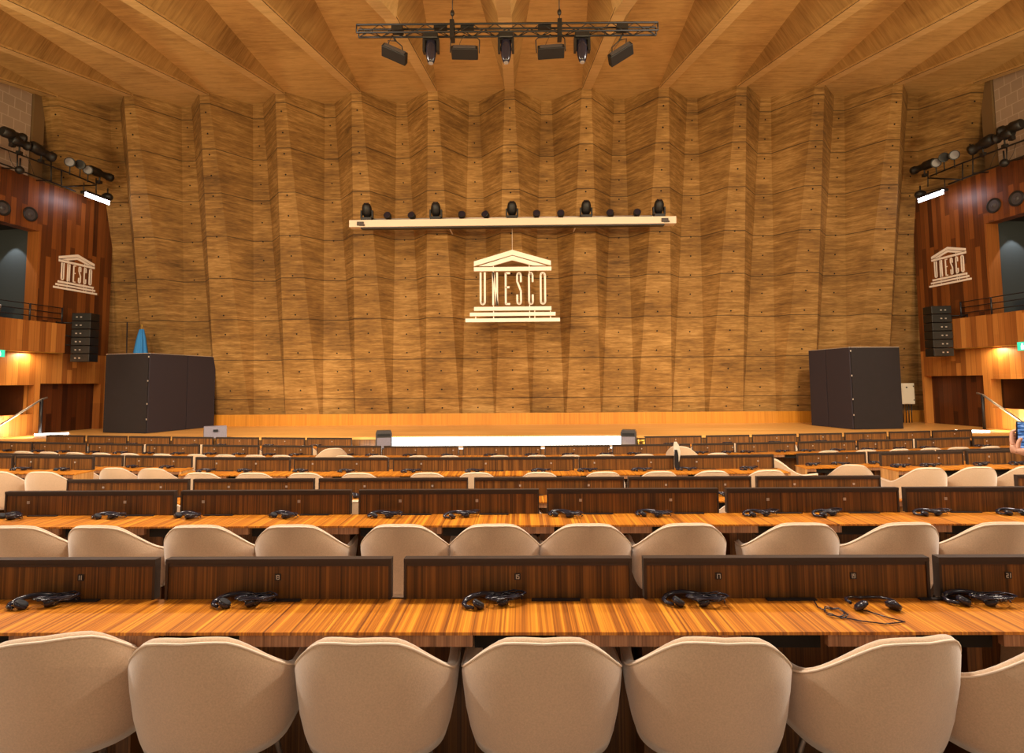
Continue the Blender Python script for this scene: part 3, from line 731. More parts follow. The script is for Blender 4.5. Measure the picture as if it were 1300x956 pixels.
# centre stage step with LED strip
pl, pr = at(488, 560, SY), at(806, 556, SY)
mb = MB(); mb.box(pl.x-.4, pr.x+.5, 13.35, SY+.02, -.45, .29); struct(mb.build('stage_step', M['panel']))
t = thing('stage_light_strip', 'long glowing white light strip along the centre of the stage front', 'light strip', (0, SY-.04, .31))
MB().box(at(497, 560, SY-.05).x, at(797, 560, SY-.05).x, SY-.05, SY-.01, .335, SZ-.015).build('diffuser', M['strip'], t, world=True)
MB().box(at(495, 560, SY-.05).x, at(799, 560, SY-.05).x, SY-.06, SY+.018, .291, .335).build('channel', M['edge'], t, world=True)
# glowing strip stands in for the white gleam on the lit ramp
t = thing('step_gleam', 'white gleam of the lit ramp on the stage step left of the grey speaker', 'light strip', (at(462, 565, 13.6).x, 13.63, .29))
oriented_box(MB(), Vector((at(452, 565, 13.6).x, 13.6, .3085)), Vector((at(474, 565, 13.6).x, 13.66, .3085)), .14, .035).build('tube', M['strip'], t, world=True)
t = thing('brass_light_strip', 'short golden light strip below the right stage front speaker', 'light strip', at(802, 564, 13.45))
mb = MB(); a, b = at(786, 564.5, 13.5), at(826, 563.5, 13.5); oriented_box(mb, Vector((a.x, 13.42, .31)), Vector((b.x, 13.42, .31)), .08, .035)
gl = plain('golden_led', (1, .9, .4), .4, emit=(1, .75, .22), estr=2.5); mb.build('tube', gl, t, world=True)
# stage-front speakers standing on the step
for px, y0, y1, w_, nm in ((487, 543, 566, 20, 'left'), (798.5, 541, 563, 19, 'right')):
    c = at(px, y1, 13.55); w2 = w_/FPX*13.5/2; H = (y1-y0)/FPX*13.5
    t = thing('front_speaker', 'grey box speaker at the %s end of the glowing stage front strip' % nm, 'loudspeaker', (c.x, 13.6, .29))
    T = Matrix.Translation((c.x, 13.56, .29)) @ Matrix.Rotation(.25 if nm == 'left' else -.25, 4, 'Z')
    mb = MB(); mb.prism([(-w2, 0), (w2, 0), (w2, H*.85), (w2*.85, H), (-w2*.85, H), (-w2, H*.85)], -.12, .16, T); mb.build('cabinet', M['panelglass'], t, world=True)
    mb = MB(); mb.box(-w2*.85, w2*.85, -.135, -.121, H*.06, H*.62, mat=T); mb.build('grille', M['grey'], t, world=True)
    mb = MB(); mb.box(-w2*.8, w2*.8, -.13, -.121, H*.70, H*.84, mat=T); mb.build('control_panel', M['black'], t, world=True)
# brass coloured stands right of the right speaker
t = thing('brass_fitting', 'small brass coloured clamp fitting right of the right front speaker', 'fitting', (at(816, 560, 13.5).x, 13.6, .29))
bx = at(816, 560, 13.6).x
mb = MB(); mb.cyl((bx-.10, 13.6, .29), (bx-.10, 13.6, .47), .025); mb.cyl((bx+.05, 13.6, .29), (bx+.05, 13.6, .45), .03); mb.cyl((bx-.12, 13.6, .43), (bx+.10, 13.6, .45), .02); mb.sphere((bx+.02, 13.58, .38), .045)
mb.build('clamp', M['brass'], t, world=True)
mb = MB(); mb.cyl((bx+.10, 13.6, .44), (bx+.12, 13.6, .52), .008, n=6); mb.cyl((bx+.03, 13.6, .53), (bx+.12, 13.6, .52), .008, n=6); mb.build('handle', M['black'], t, world=True)

# black felt partitions
def partition(pts, heights, seam_nm, label, nm):
    base = sum((Vector(p) for p in pts), Vector())/len(pts)
    t = thing('folding_screen', label, 'screen', (base.x, base.y, SZ))
    H = 2.10
    for k_, (a, b) in enumerate(zip(pts[:-1], pts[1:])):
        a, b = Vector(a), Vector(b); d = (b-a).normalized(); a2 = a+d*.012; b2 = b-d*.012
        mb = MB(); oriented_box(mb, a2+Vector((0, 0, H/2)), b2+Vector((0, 0, H/2)), .04, H-.02)
        pn = mb.build('felt_panel', M['screen'] if k_ == seam_nm else M['screen2'], t, world=True)
        mb = MB(); oriented_box(mb, a2+Vector((0, 0, H-.004)), b2+Vector((0, 0, H-.004)), .046, .014)
        mb.build('top_edge', M['edge'], pn, world=True)
    mb = MB()
    for p in pts[1:-1]:
        for h_ in (.35, .75, 1.35, 1.98): mb.box(-.012, .012, -.035, -.02, h_, h_+.04, mat=Matrix.Translation(p))
    mb.build('hinge', M['edge'], t, world=True)
    return t
Lp = [atz(131, 549.5, SZ), atz(186, 550.5, SZ), atz(235, 545.5, SZ), atz(271, 542, SZ)]
Lp.append(Lp[3]+Vector((-1.1, .1, 0))) 
partition(Lp, None, 0, 'black felt folding screen standing at the left of the stage', 'l')
Rp = [atz(1031, 540, SZ), atz(1053, 542.2, SZ), atz(1084, 545.5, SZ), atz(1147, 544.5, SZ)]
Rp.insert(0, Rp[0]+Vector((1.1, .1, 0)))
partition(Rp, None, 3, 'black felt folding screen standing at the right of the stage', 'r')
# flag and pole
p = at(176, 520, 16.7); ztop = at(177, 412, 16.7).z
t = thing('furled_flag', 'light blue flag furled on a pole behind the left black screen', 'flag', (p.x, 16.7, SZ))
MB().cyl((p.x, 16.7, SZ), (p.x, 16.7, ztop), .018).lathe([(.18, 0), (.18, .03), (.03, .06)], origin=(p.x, 16.7, SZ)).build('flagpole', M['brass'], t, world=True)
mb = MB(); rings = []; n = 28
zt = at(176, 418, 16.7).z
for h_, r in ((1.0, .22), (1.4, .20), (1.8, .17), (2.2, .15), (2.6, .10), (2.9, .05), (zt-SZ, .022)):
    rings.append([mb.bm.verts.new((p.x+r*(1+.28*math.cos(7*a))*math.cos(a), 16.7+r*(1+.28*math.cos(7*a))*math.sin(a), SZ+min(h_, zt-SZ))) for a in [2*PI*i/n for i in range(n)]])
for A, B in zip(rings[:-1], rings[1:]):
    for i in range(n): f = mb.bm.faces.new((A[i], A[(i+1) % n], B[(i+1) % n], B[i])); f.smooth = True
mb.bm.faces.new(rings[0][::-1]); mb.build('cloth', M['flag'], t, world=True)
p = at(160, 520, 16.6); p2 = at(161.5, 409, 16.6)
t = thing('thin_stand', 'thin dark upright pole left of the blue flag', 'pole', (p.x, 16.6, SZ))
MB().cyl((p.x, 16.6, SZ), (p2.x, 16.6, p2.z), .016, n=8).build('pole', M['black'], t, world=True)
MB().lathe([(.15, 0), (.15, .02), (.03, .05)], origin=(p.x, 16.6, SZ)).build('foot', M['black'], t, world=True)
# monitor wedge
c = atz(269, 556.5, SZ)
t = thing('stage_monitor', 'grey wedge monitor speaker on the stage right of the left screen', 'loudspeaker', (c.x, c.y+.15, SZ))
T = Matrix.Translation((c.x, c.y+.14, SZ)) @ Matrix.Rotation(.55, 4, 'Z')
mb = MB(); mb.box(-.24, .24, -.02, .001, 0, 0.001, mat=T)
mb = MB()
prof = [(-.13, 0), (.15, 0), (.17, .12), (.05, .28), (-.06, .27)]
A = [mb.bm.verts.new(T @ Vector((-.24, y, z))) for y, z in prof]; B = [mb.bm.verts.new(T @ Vector((.24, y, z))) for y, z in prof]
mb.bm.faces.new(A); mb.bm.faces.new(B[::-1])
for i in range(5): mb.bm.faces.new((A[i], A[(i+1) % 5], B[(i+1) % 5], B[i]))
mb.build('cabinet', M['grey'], t, world=True)
MB().box(-.05, .05, -.115, -.09, .15, .2, mat=T).build('handle', M['black'], t, world=True)
# white electrical box on the wall right of the right screen
p = at(1152, 500, 17.35); q2 = at(1159, 513, 17.35)
t = thing('wall_cabinet', 'white metal electrical cabinet on the wall right of the right screen', 'cabinet', (p.x, 17.4, q2.z))
w2 = 8.5/FPX*17.2
MB().box(p.x-w2, p.x+w2-.02, 17.3, 17.45, q2.z, p.z+.31).build('body', M['white'], t, world=True, bevel=.01)
MB().box(p.x-w2+.02, p.x+w2-.04, 17.285, 17.3, q2.z+.02, p.z+.29).build('door', M['white'], t, world=True)
MB().box(p.x-.08, p.x-.04, 17.275, 17.286, p.z+.17, p.z+.21).box(p.x+w2-.07, p.x+w2-.05, 17.275, 17.286, q2.z+.1, q2.z+.14).box(p.x+w2-.07, p.x+w2-.05, 17.275, 17.286, p.z+.2, p.z+.24).build('lock', M['black'], t, world=True)
MB().box(p.x-w2+.03, p.x+w2-.05, 17.45, 17.96, q2.z+.1, p.z+.2).build('wall_mount', M['post'], t, world=True)
mb = MB()
for k_ in range(4): mb.cyl((p.x-.12+.08*k_, 17.38, q2.z), (p.x-.12+.08*k_, 17.4, SZ+.002), .014, n=6)
mb.build('cable', M['black'], t, world=True)

# ------------------------------------------------------------------ chair
def make_chair():
    t = thing('tub_chair', 'x', 'chair')
    n = 44; path = []
    a, b = .300, .262                     # half width, rear depth
    for i in range(n+1):
        s = -1+2*i/n
        # s in [-1,1]: 0 is middle of the back; ends are arm fronts
        if abs(s) < .62:
            th = (s/.62)*PI/2; x = a*math.copysign(abs(math.sin(th))**.97, th); y = -b*abs(math.cos(th))**.84
        else:
            u = (abs(s)-.62)/.38; x = math.copysign(a-.015*u*u, s); y = .24*u
        q = abs(x) if y < -.02 else .3
        # rim height
        A = abs(s)
        if A < .15: hgt = .866-.010*(A/.15)**2.5
        elif A < .66:
            u = (A-.15)/.51; u = u**.82; hgt = .856+(.648-.856)*(u*u*(3-2*u))
        else: hgt = .648+.010*(A-.66)/.34
        path.append((x, y, hgt, A))
    def normal(i):
        p, q = path[max(i-1, 0)], path[min(i+1, n)]; d = Vector((q[0]-p[0], q[1]-p[1], 0)).normalized(); return Vector((d.y, -d.x, 0))
    mb = MB(); rows = []; rim = []
    for i, (x, y, h_, A) in enumerate(path):
        nn = normal(i); base = Vector((x, y, 0)); ring = []
        lean = .055*max(0, 1-A/.7)
        def P(off, z):
            fz = (z-.42)/.44
            sc_ = .86+.14*min(1, max(0, fz+.45))
            return Vector((base.x*sc_, base.y*sc_-lean*fz*1.2, z))+nn*off
        th = .024
        for off, z in ((.0, .37), (.012, .42), (th*.9, .50), (th, (h_+.50)/2), (th, h_-.03), (th*.8, h_-.012), (th*.3, h_), (-th*.4, h_-.001), (-th*.9, h_-.014), (-th, h_-.035), (-th, (h_+.5)/2), (-th, .45), (-th*.6, .39)):
            ring.append(mb.bm.verts.new(P(off, z)))
        rim.append(P(th*.86, h_-.012)); rows.append(ring)
    m_ = len(rows[0])
    for A_, B_ in zip(rows[:-1], rows[1:]):
        for k_ in range(m_):
            f = mb.bm.faces.new((A_[k_], A_[(k_+1) % m_], B_[(k_+1) % m_], B_[k_])); f.smooth = True
    mb.bm.faces.new(rows[0]); mb.bm.faces.new(rows[-1][::-1])
    mb.build('shell', M['fabric'], t)
    MB().tube(rim, .0045, 6).build('piping', M['piping'], t)
    # seat
    mb = MB(); prof = [(.0, .385), (.20, .385), (.235, .41), (.24, .445), (.22, .475), (.0, .485)]; nn = 28; rg = []
    for r, z in prof[1:-1]:
        rg.append([mb.bm.verts.new((r*(1 if True else 0)*math.copysign(abs(math.cos(q_))**.7, math.cos(q_)), r*math.copysign(abs(math.sin(q_))**.7, math.sin(q_))*.98+.0, z)) for q_ in [2*PI*i/nn for i in range(nn)]])
    for A_, B_ in zip(rg[:-1], rg[1:]):
        for k_ in range(nn): f = mb.bm.faces.new((A_[k_], A_[(k_+1) % nn], B_[(k_+1) % nn], B_[k_])); f.smooth = True
    mb.bm.faces.new(rg[0][::-1]); mb.bm.faces.new(rg[-1]); mb.build('seat', M['fabric'], t)
    MB().box(-.16, .16, -.14, .14, .36, .385).build('seat_frame', M['leg'], t)
    for sx in (-1, 1):
        for sy in (-1, 1): MB().cyl((sx*.14, sy*.13, .372), (sx*.215, sy*.20, .0), .014, .010, n=8).build('leg', M['leg'], t)
    return t
chair0 = make_chair(); chair_used = [False]
def place_chair(px, Y, label, group, rz=None, lift=0, py=590, X=None):
    x = at(px, py, Y).x if X is None else X
    rz = random.uniform(-.07, .07) if rz is None else rz
    z = floorZ(x, Y)+lift
    Mx = Matrix.Translation((x, Y+.30, z)) @ Matrix.Rotation(rz, 4, 'Z')
    if not chair_used[0]:
        chair_used[0] = True; chair0.matrix_basis = Mx; chair0['label'] = label; chair0['group'] = group; return chair0
    return dup(chair0, Mx, label, group)

# ------------------------------------------------------------------ headset
def make_headset():
    t = thing('headset', 'x', 'headset'); rnd = random.Random(3)
    pts = [(.080*math.cos(a)-.035, .045*math.sin(a)+.0, .010+.016*max(0, math.sin(a))) for a in [math.radians(-50+28*i) for i in range(11)]]
    MB().tube(pts, [.006+.004*math.sin(PI*i/10) for i in range(11)], 8).build('headband', M['gloss'], t)
    for s_, (x, y) in enumerate(((.030, -.020), (-.070, -.024))):
        mb = MB(); mb.lathe([(.012, -.006), (.022, 0), (.024, .010), (.016, .016)], origin=(x, y, .010), axis=(.5 if s_ else -.4, .1, .8), n=16); e = mb.build('ear_cup', M['gloss'], t)
        mb = MB(); mb.lathe([(.022, .011), (.020, .017), (.010, .017)], origin=(x, y, .010), axis=(.5 if s_ else -.4, .1, .8), n=16); mb.build('ear_pad', M['pad'], e)
    mb = MB(); pts = []
    for i in range(84):
        a = i*.45; r = 1+.22*math.sin(i*.31)+.12*math.sin(i*1.7)
        pts.append((.040+.062*r*math.cos(a), -.004+.030*r*math.sin(a), .008+.020*abs(math.sin(i*.17))+.010*(i % 15)/15))
    mb.tube(pts, .0027, 5); mb.build('cable', M['gloss'], t)
    return t
head0 = make_headset(); head_used = [False]
def place_headset(px, Y, z, label, group, rz=None, s=1.0, py=600):
    x = at(px, py, Y).x
    Mx = Matrix.Translation((x, Y, z+kY(Y)*x*x)) @ Matrix.Rotation(random.uniform(-.5, .5) if rz is None else rz, 4, 'Z') @ Matrix.Scale(s, 4)
    if not head_used[0]:
        head_used[0] = True; head0.matrix_basis = Mx; head0['label'] = label; head0['group'] = group; return head0
    return dup(head0, Mx, label, group)

# ------------------------------------------------------------------ digits for number plates
SEG = {'0': 'abcdef', '1': 'bc', '2': 'abged', '3': 'abgcd', '4': 'fgbc', '5': 'afgcd', '6': 'afgedc', '7': 'abc', '8': 'abcdefg', '9': 'abfgcd'}
def digits(mb, txt, cx, y, cz, h, mi):
    w = h*.50; t = h*.13; x = cx-(len(txt)*(w+t*1.1)-t*1.1)/2
    for ch in txt:
        for sg in SEG[ch]:
            x0, x1, z0, z1 = {'a': (0, w, h-t, h), 'd': (0, w, 0, t), 'g': (0, w, h/2-t/2, h/2+t/2), 'f': (0, t, h/2, h), 'e': (0, t, 0, h/2), 'b': (w-t, w, h/2, h), 'c': (w-t, w, 0, h/2)}[sg]
            off = -w*.3 if ch == '1' else 0
            mb.box(x+x0+off, x+x1+off, y-.0012, y, cz-h/2+z0, cz-h/2+z1, mi=mi)
        x += w+t*1.1 if ch != '1' else w*.7+t*1.1

# ------------------------------------------------------------------ desks
TOPH, PANH, PANT = .79, .972, .035
def desk(row, label, Y, panels, ends, plates, detail, nums=None):
    """panels: list of (px0, px1) at plane Y; ends: (px0, px1) of the worktop; plates: px of the seats"""
    z0 = baseZ(Y); py = at(650, 600, Y) and 600
    Xp = lambda px: at(px, {'A': 730}.get(row, 600), Y).x
    xl, xr = Xp(ends[0]), Xp(ends[1]); yf = Y-.36
    warp = lambda v: (v.x, v.y, v.z+kY(Y)*v.x*v.x)
    t = thing('conference_desk', label, 'desk', ((xl+xr)/2, Y-.2, z0+kY(Y)*((xl+xr)/2)**2))
    n = max(2, int((xr-xl)/.8))
    bd = lambda mb, nm, mat, par=t, bev=0: mb.warp(warp).build(nm, mat, par, world=True, bevel=bev)
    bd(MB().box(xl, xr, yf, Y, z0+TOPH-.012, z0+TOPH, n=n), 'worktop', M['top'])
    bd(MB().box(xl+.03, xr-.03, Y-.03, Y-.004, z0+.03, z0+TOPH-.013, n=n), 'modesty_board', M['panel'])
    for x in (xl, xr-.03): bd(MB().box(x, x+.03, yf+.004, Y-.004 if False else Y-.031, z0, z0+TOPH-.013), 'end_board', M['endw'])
    # fascia blocks between the seat recesses, dark drawer in every recess
    seats = [Xp(p) for p in plates]; hv = .17; cur = xl+.031
    for sx in seats+[None]:
        e = min(xr-.031, (sx-hv)) if sx is not None else xr-.031
        if e-cur > .05: bd(MB().box(cur, e, yf+.006, yf+.036, z0+TOPH-.058, z0+TOPH-.013, n=2), 'fascia', M['fascia'])
        if sx is None: break
        if xl < sx < xr:
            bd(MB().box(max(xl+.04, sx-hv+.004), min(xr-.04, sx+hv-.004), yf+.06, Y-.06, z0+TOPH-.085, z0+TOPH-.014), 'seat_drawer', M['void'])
        cur = max(cur, sx+hv)
    for a, b in zip(panels[:-1], panels[1:]):
        x = (Xp(a[1])+Xp(b[0]))/2
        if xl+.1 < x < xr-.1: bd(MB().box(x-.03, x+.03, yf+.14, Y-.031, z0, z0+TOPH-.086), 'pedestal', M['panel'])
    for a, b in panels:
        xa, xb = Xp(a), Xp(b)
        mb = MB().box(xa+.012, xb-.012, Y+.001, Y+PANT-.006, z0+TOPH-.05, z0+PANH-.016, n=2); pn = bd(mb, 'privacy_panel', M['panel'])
        mb = MB().box(xa, xb, Y-.010, Y+PANT, z0+PANH-.018, z0+PANH, n=2)
        mb.box(xa+.002, xb-.002, Y-.004, Y+.001, z0+PANH-.034, z0+PANH-.018, n=2)
        for x in (xa, xb-.012): mb.box(x, x+.012, Y-.008, Y+PANT, z0+TOPH-.05 if False else z0+TOPH+.001, z0+PANH-.018)
        bd(mb, 'panel_frame', M['metal'], pn)
        for j, p in enumerate(plates):
            sx = Xp(p)+.05
            if nums and j < len(nums) and nums[j] and nums[j][1] is not None: sx = Xp(nums[j][1])
            if xa < sx < xb:
                hw_ = .014 if nums else .010; mb = MB().box(sx-hw_, sx+hw_, Y-.003, Y+.001, z0+TOPH+.099-hw_, z0+TOPH+.099+hw_)
                if nums and nums[j]: digits(mb, nums[j][0], sx, Y-.003, z0+TOPH+.099, .020, 1)
                bd(mb, 'number_plate', [M['black'] if nums and nums[j] else M['edge'], M['white']], pn)
    for p in plates:
        sx = Xp(p)+.05
        if xl+.2 < sx < xr-.2:
            bd(MB().box(sx+.02, sx+.24, Y-.034, Y-.008, z0+TOPH+.0005, z0+TOPH+.006), 'control_strip', M['black'])
    return t
def row_heads(name, Y, pxs, grp, s=1.15):
    for i, p in enumerate(pxs):
        place_headset(p, Y-.10, baseZ(Y)+TOPH+.001, 'black coiled headset on the %s, %s from the left' % (name, ORD[i]), grp, s=s, py=600 if Y > 3 else 757)
def row_chairs(name, Y, pxs, grp, py=600, rzs=None):
    for i, p in enumerate(pxs):
        place_chair(p, Y, 'beige tub armchair at the %s, %s from the left' % (name, ORD[i]), grp, py=py, rz=None if rzs is None else rzs[i])

YA, YB, YC, YD, YG, YE, YF = 2.74, 4.48, 6.2, 7.9, 9.6, 11.4, 13.1
desk('A', 'nearest full-width zebrawood desk row in front of the camera', YA,
     [(-120, 198), (211, 497), (513, 802), (817, 1179), (1191, 1480)], (-130, 1490), [52, 305, 655, 950, 1142, 1290], True,
     nums=[('11', 103), ('13', 353), ('15', 657), ('17', 912), ('19', 1083), ('21', 1280)])
# headsets of the nearest row
for i, p in enumerate((58, 312, 628, 883, 1243)):
    place_headset(p, YA-.07, TOPH+.001, 'large black headset lying on the nearest desk row, %s' % ['leftmost', 'left of the middle', 'in the middle with its band raised', 'right of the middle', 'rightmost'][i], 'headsets on the nearest desk', rz=[.25, .1, .3, -.05, -.1][i], s=1.22, py=757)
t = thing('open_headset', 'unfolded black headset with loose cable lying on the nearest desk', 'headset', (at(1102, 765, YA-.08).x, YA-.10, TOPH+.001))
bx, by, bz = t.location
pts = [(bx+.10*math.cos(a), by+.0+.075*math.sin(a), bz+.010+.012*abs(math.cos(a))) for a in [math.radians(-15+21*i) for i in range(11)]]
MB().tube(pts, .0065, 8).build('headband', M['gloss'], t, world=True)
for sx in (-1, 1):
    c = Vector((bx+sx*.065, by-.05, bz+.014)); e = MB().lathe([(.014, -.006), (.030, 0), (.033, .012), (.02, .022)], origin=c, axis=(sx*.4, .35, .7), n=16).build('ear_cup', M['gloss'], t, world=True)
mb = MB(); pts = [(bx-.07, by-.06, bz+.008), (bx-.02, by-.12, bz+.005), (bx+.03, by-.18, bz+.005), (bx-.06, by-.20, bz+.005), (bx-.14, by-.17, bz+.005)]
for i in range(26): a = i*.5; pts.append((bx-.20-.045*math.cos(a)*(1-.01*i), by-.10-.045*math.sin(a)+.001*i, bz+.005+.004*(i % 3)))
pts += [(bx-.24, by-.02, bz+.005), (bx-.22, by+.05, bz+.006)]
mb.tube(pts, .0028, 5).build('cable', M['gloss'], t, world=True)

desk('B', 'second full-width zebrawood desk row from the camera', YB,
     [(-120, -5), (9, 223), (231, 446), (456, 684), (694, 911), (921, 1139), (1147, 1370)], (-130, 1400),
     [-60, 30, 152, 251, 372, 500, 597, 728, 842, 965, 1062, 1190, 1300], True)
Bh = (18, 142, 241, 362, 490, 586, 718, 829, 964, 1048, 1180, 1288)
row_heads('second desk row', YB, Bh, 'headsets on the second desk row')
desk('C', 'third desk row, its panels behind the second row', YC, [(86, 240), (246, 399), (405, 594), (602, 792), (797, 953), (960, 1117)], (82, 1121),
     [126, 199, 285, 358, 457, 543, 654, 741, 839, 914, 1002, 1077], True)
desk('C', 'short end of a desk at the right picture edge beside the last tub chair', YC, [(1290, 1400)], (1286, 1410), [1340], False)
row_heads('third desk row', YC, [120, 192, 278, 352, 450, 536, 646, 733, 832, 914, 995, 1070], 'headsets on the third desk row')
desk('D', 'centre desk of the fourth row', YD, [(248, 368), (373, 493), (499, 729), (735, 856), (862, 983)], (246, 988), [270, 320, 392, 448, 530, 612, 695, 750, 822, 880, 958], True)
row_heads('centre desk of the fourth row', YD, [262, 311, 382, 440, 522, 603, 687, 746, 815, 872, 951], 'headsets on the fourth row centre desk')
desk('D', 'left side desk of the fourth row beside the aisle', YD, [(-60, 15), (19, 118)], (-70, 121), [34, 90], True)
row_heads('left side desk of the fourth row', YD, [27, 79], 'headsets on the fourth row left desk')
desk('D', 'right side desk of the fourth row beside the aisle', YD, [(1119, 1224), (1229, 1380)], (1116, 1390), [1150, 1188, 1252, 1300], True)
row_heads('right side desk of the fourth row', YD, [1144, 1182, 1247, 1294], 'headsets on the fourth row right desk')
desk('G', 'centre desk of the fifth row mostly hidden behind the fourth', YG, [(352, 453), (456, 556), (560, 690), (694, 794), (798, 852)], (350, 856), [380, 428, 480, 530, 590, 655, 720, 768, 825], False)
desk('G', 'left side desk of the fifth row beside the aisle', YG, [(-60, 72), (75, 155), (158, 243)], (-70, 246), [20, 110, 172, 216], True)
row_heads('left side desk of the fifth row', YG, [15, 104, 168, 212], 'headsets on the fifth row left desk')
desk('G', 'right side desk of the fifth row beside the aisle', YG, [(1013, 1100), (1104, 1188), (1192, 1330)], (1009, 1340), [1036, 1072, 1120, 1160, 1220], True)
row_heads('right side desk of the fifth row', YG, [1033, 1068, 1115], 'headsets on the fifth row right desk')
desk('E', 'left side desk of the sixth row', YE, [(-40, 39), (42, 108), (111, 180), (184, 252), (256, 328), (332, 396)], (-50, 398), [10, 52, 84, 122, 156, 192, 228, 268, 305, 345, 378], True)
row_heads('left side desk of the sixth row', YE, [8, 46, 78, 117, 152, 188, 225, 266, 302, 342, 375], 'headsets on the sixth row left desk')
desk('E', 'centre desk of the sixth row below the glowing strip', YE, [(402, 484), (487, 582), (588, 687), (692, 775), (778, 857)], (400, 859), [440, 470, 524, 572, 627, 680, 726, 770, 812], True)
row_heads('centre desk of the sixth row', YE, [440, 472, 520, 568, 623, 675, 722, 770, 806], 'headsets on the sixth row centre desk')
desk('E', 'right side desk of the sixth row', YE, [(863, 877), (880, 933), (936, 1011), (1015, 1088), (1091, 1161), (1165, 1234), (1238, 1340)], (861, 1350), [896, 928, 955, 998, 1030, 1070, 1110, 1148, 1184, 1252], True)
row_heads('right side desk of the sixth row', YE, [891, 925, 950, 995, 1027, 1065, 1105, 1144, 1180, 1250], 'headsets on the sixth row right desk')
desk('F', 'left desk of the row right before the stage', YF, [(57, 105), (109, 159), (162, 214), (217, 269), (273, 327), (331, 386), (389, 446)], (55, 448), [82, 134, 188, 243, 300, 358, 418], True)
desk('F', 'right desk of the row right before the stage', YF, [(820, 892), (898, 953), (957, 1013), (1017, 1071), (1075, 1128), (1132, 1184), (1187, 1237)], (818, 1239), [856, 925, 985, 1044, 1101, 1158, 1212], True)
row_heads('left desk before the stage', YF, [136, 165, 246, 280, 340, 400], 'headsets on the left desk before the stage', 1.1)
row_heads('right desk before the stage', YF, [850, 925, 985, 1044, 1101], 'headsets on the right desk before the stage', 1.1)

# chairs
for i, (p, r, wd) in enumerate(((18, .35, 'cut by the left picture edge'), (232, .05, 'leftmost whole one'), (458, -.02, 'left of the middle'), (690, .0, 'in the middle'), (923, -.04, 'right of the middle'), (1150, .16, 'rightmost whole one'), (1352, .3, 'cut by the right picture edge'))):
    place_chair(p, 2.17, 'beige tub armchair in the nearest chair row, %s' % wd, 'chairs at the nearest desk row', rz=r, py=830)
row_chairs('second desk row', 3.87, [12, 123, 248, 368, 508, 625, 747, 873, 1022, 1152, 1278], 'chairs at the second desk row', py=670, rzs=[.05, -.04, .02, .03, -.02, .03, 0, .03, -.02, .04, 0])
row_chairs('third desk row', 5.62, [125, 195, 272, 360, 451, 550, 648, 757, 858, 957, 1035, 1110], 'chairs at the third desk row', py=630)
row_chairs('centre of the fourth desk row', 7.32, [253, 318, 385, 454, 541, 604, 687, 765, 837, 904, 975], 'chairs at the centre of the fourth row')
row_chairs('left end of the fourth desk row', 7.32, [-8, 50], 'chairs at the left of the fourth row', rzs=[.05, .05])
row_chairs('right end of the fourth desk row', 7.32, [1182, 1246, 1310], 'chairs at the right of the fourth row', rzs=[-.05, -.06, 0])
row_chairs('left end of the fifth desk row', 9.0, [92, 142, 191], 'chairs at the left of the fifth row', rzs=[.05, .05, .05])
row_chairs('right end of the fifth desk row', 9.0, [1092], 'chairs at the right of the fifth row', rzs=[-.3])
row_chairs('centre of the fifth desk row', 9.0, [410, 470, 530, 590, 650, 710, 770, 825], 'chairs at the centre of the fifth row')
row_chairs('left part of the sixth desk row', 10.8, [27, 60, 94, 127, 163, 204, 249, 283, 322, 357], 'chairs at the left of the sixth row')
row_chairs('centre of the sixth desk row', 10.8, [437, 480, 531, 572, 633, 680, 725, 769, 820], 'chairs at the centre of the sixth row')
row_chairs('right part of the sixth desk row', 10.8, [914, 1055, 1103, 1144, 1186, 1222, 1260], 'chairs at the right of the sixth row')
row_chairs('left desk before the stage', 12.5, [63, 95, 121, 157, 190, 217, 253, 284, 312, 352, 384], 'chairs at the left desk before the stage')
row_chairs('right desk before the stage', 12.5, [894, 926, 958, 1000, 1038, 1073, 1113, 1160, 1198, 1222], 'chairs at the right desk before the stage')
place_chair(412, 10.75, 'beige tub armchair turned sideways and raised at the left centre aisle', 'chairs standing out in the aisles', rz=.5, lift=.13, py=575)
place_chair(874, 10.75, 'beige tub armchair turned sideways beside the black and white coat', 'chairs standing out in the aisles', rz=-.5, lift=.13, py=575)
place_chair(983, 9.3, 'beige tub armchair in the right aisle beside the fourth row end', 'chairs standing out in the aisles', rz=-.2, lift=.02, py=585)
place_chair(1012, 8.2, 'beige tub armchair half hidden behind the end of the fourth row desk', 'chairs standing out in the aisles', rz=-1.3, lift=0, py=585)
# two-tone garment hung over the back of the aisle chair / panel end
p = at(860, 560, 10.2); p1 = at(860.5, 596, 9.3)
t = thing('draped_scarf', 'narrow black and white cloth hanging in the gap of the fourth row desk', 'cloth', at(860, 595, 8.02))
def ribbon(pts, w, th):
    mb = MB(); rr = []
    for (q_, ww) in pts:
        rr.append([mb.bm.verts.new(q_+Vector((sx*ww/2, sy*th, 0))) for sx, sy in ((-1, -1), (1, -1), (1, 1), (-1, 1))])
    for a, b in zip(rr[:-1], rr[1:]):
        for k_ in range(4): mb.bm.faces.new((a[k_], a[(k_+1) % 4], b[(k_+1) % 4], b[k_]))
    mb.bm.faces.new(rr[0][::-1]); mb.bm.faces.new(rr[-1]); return mb
Yc = 7.88
ribbon([(at(857.5, 561, Yc), .03), (at(858.5, 566, Yc), .07), (at(859.5, 573, Yc), .085), (at(861, 577, Yc), .05), (at(861, 586, Yc), .02)], 0, .014).build('white_part', M['white'], t, world=True)
ribbon([(at(858, 571, Yc-.03), .03), (at(858.5, 578, Yc-.03), .05), (at(859, 590, Yc-.03), .05), (at(860, 594.5, Yc-.03), .06)], 0, .014).build('black_part', M['black'], t, world=True)

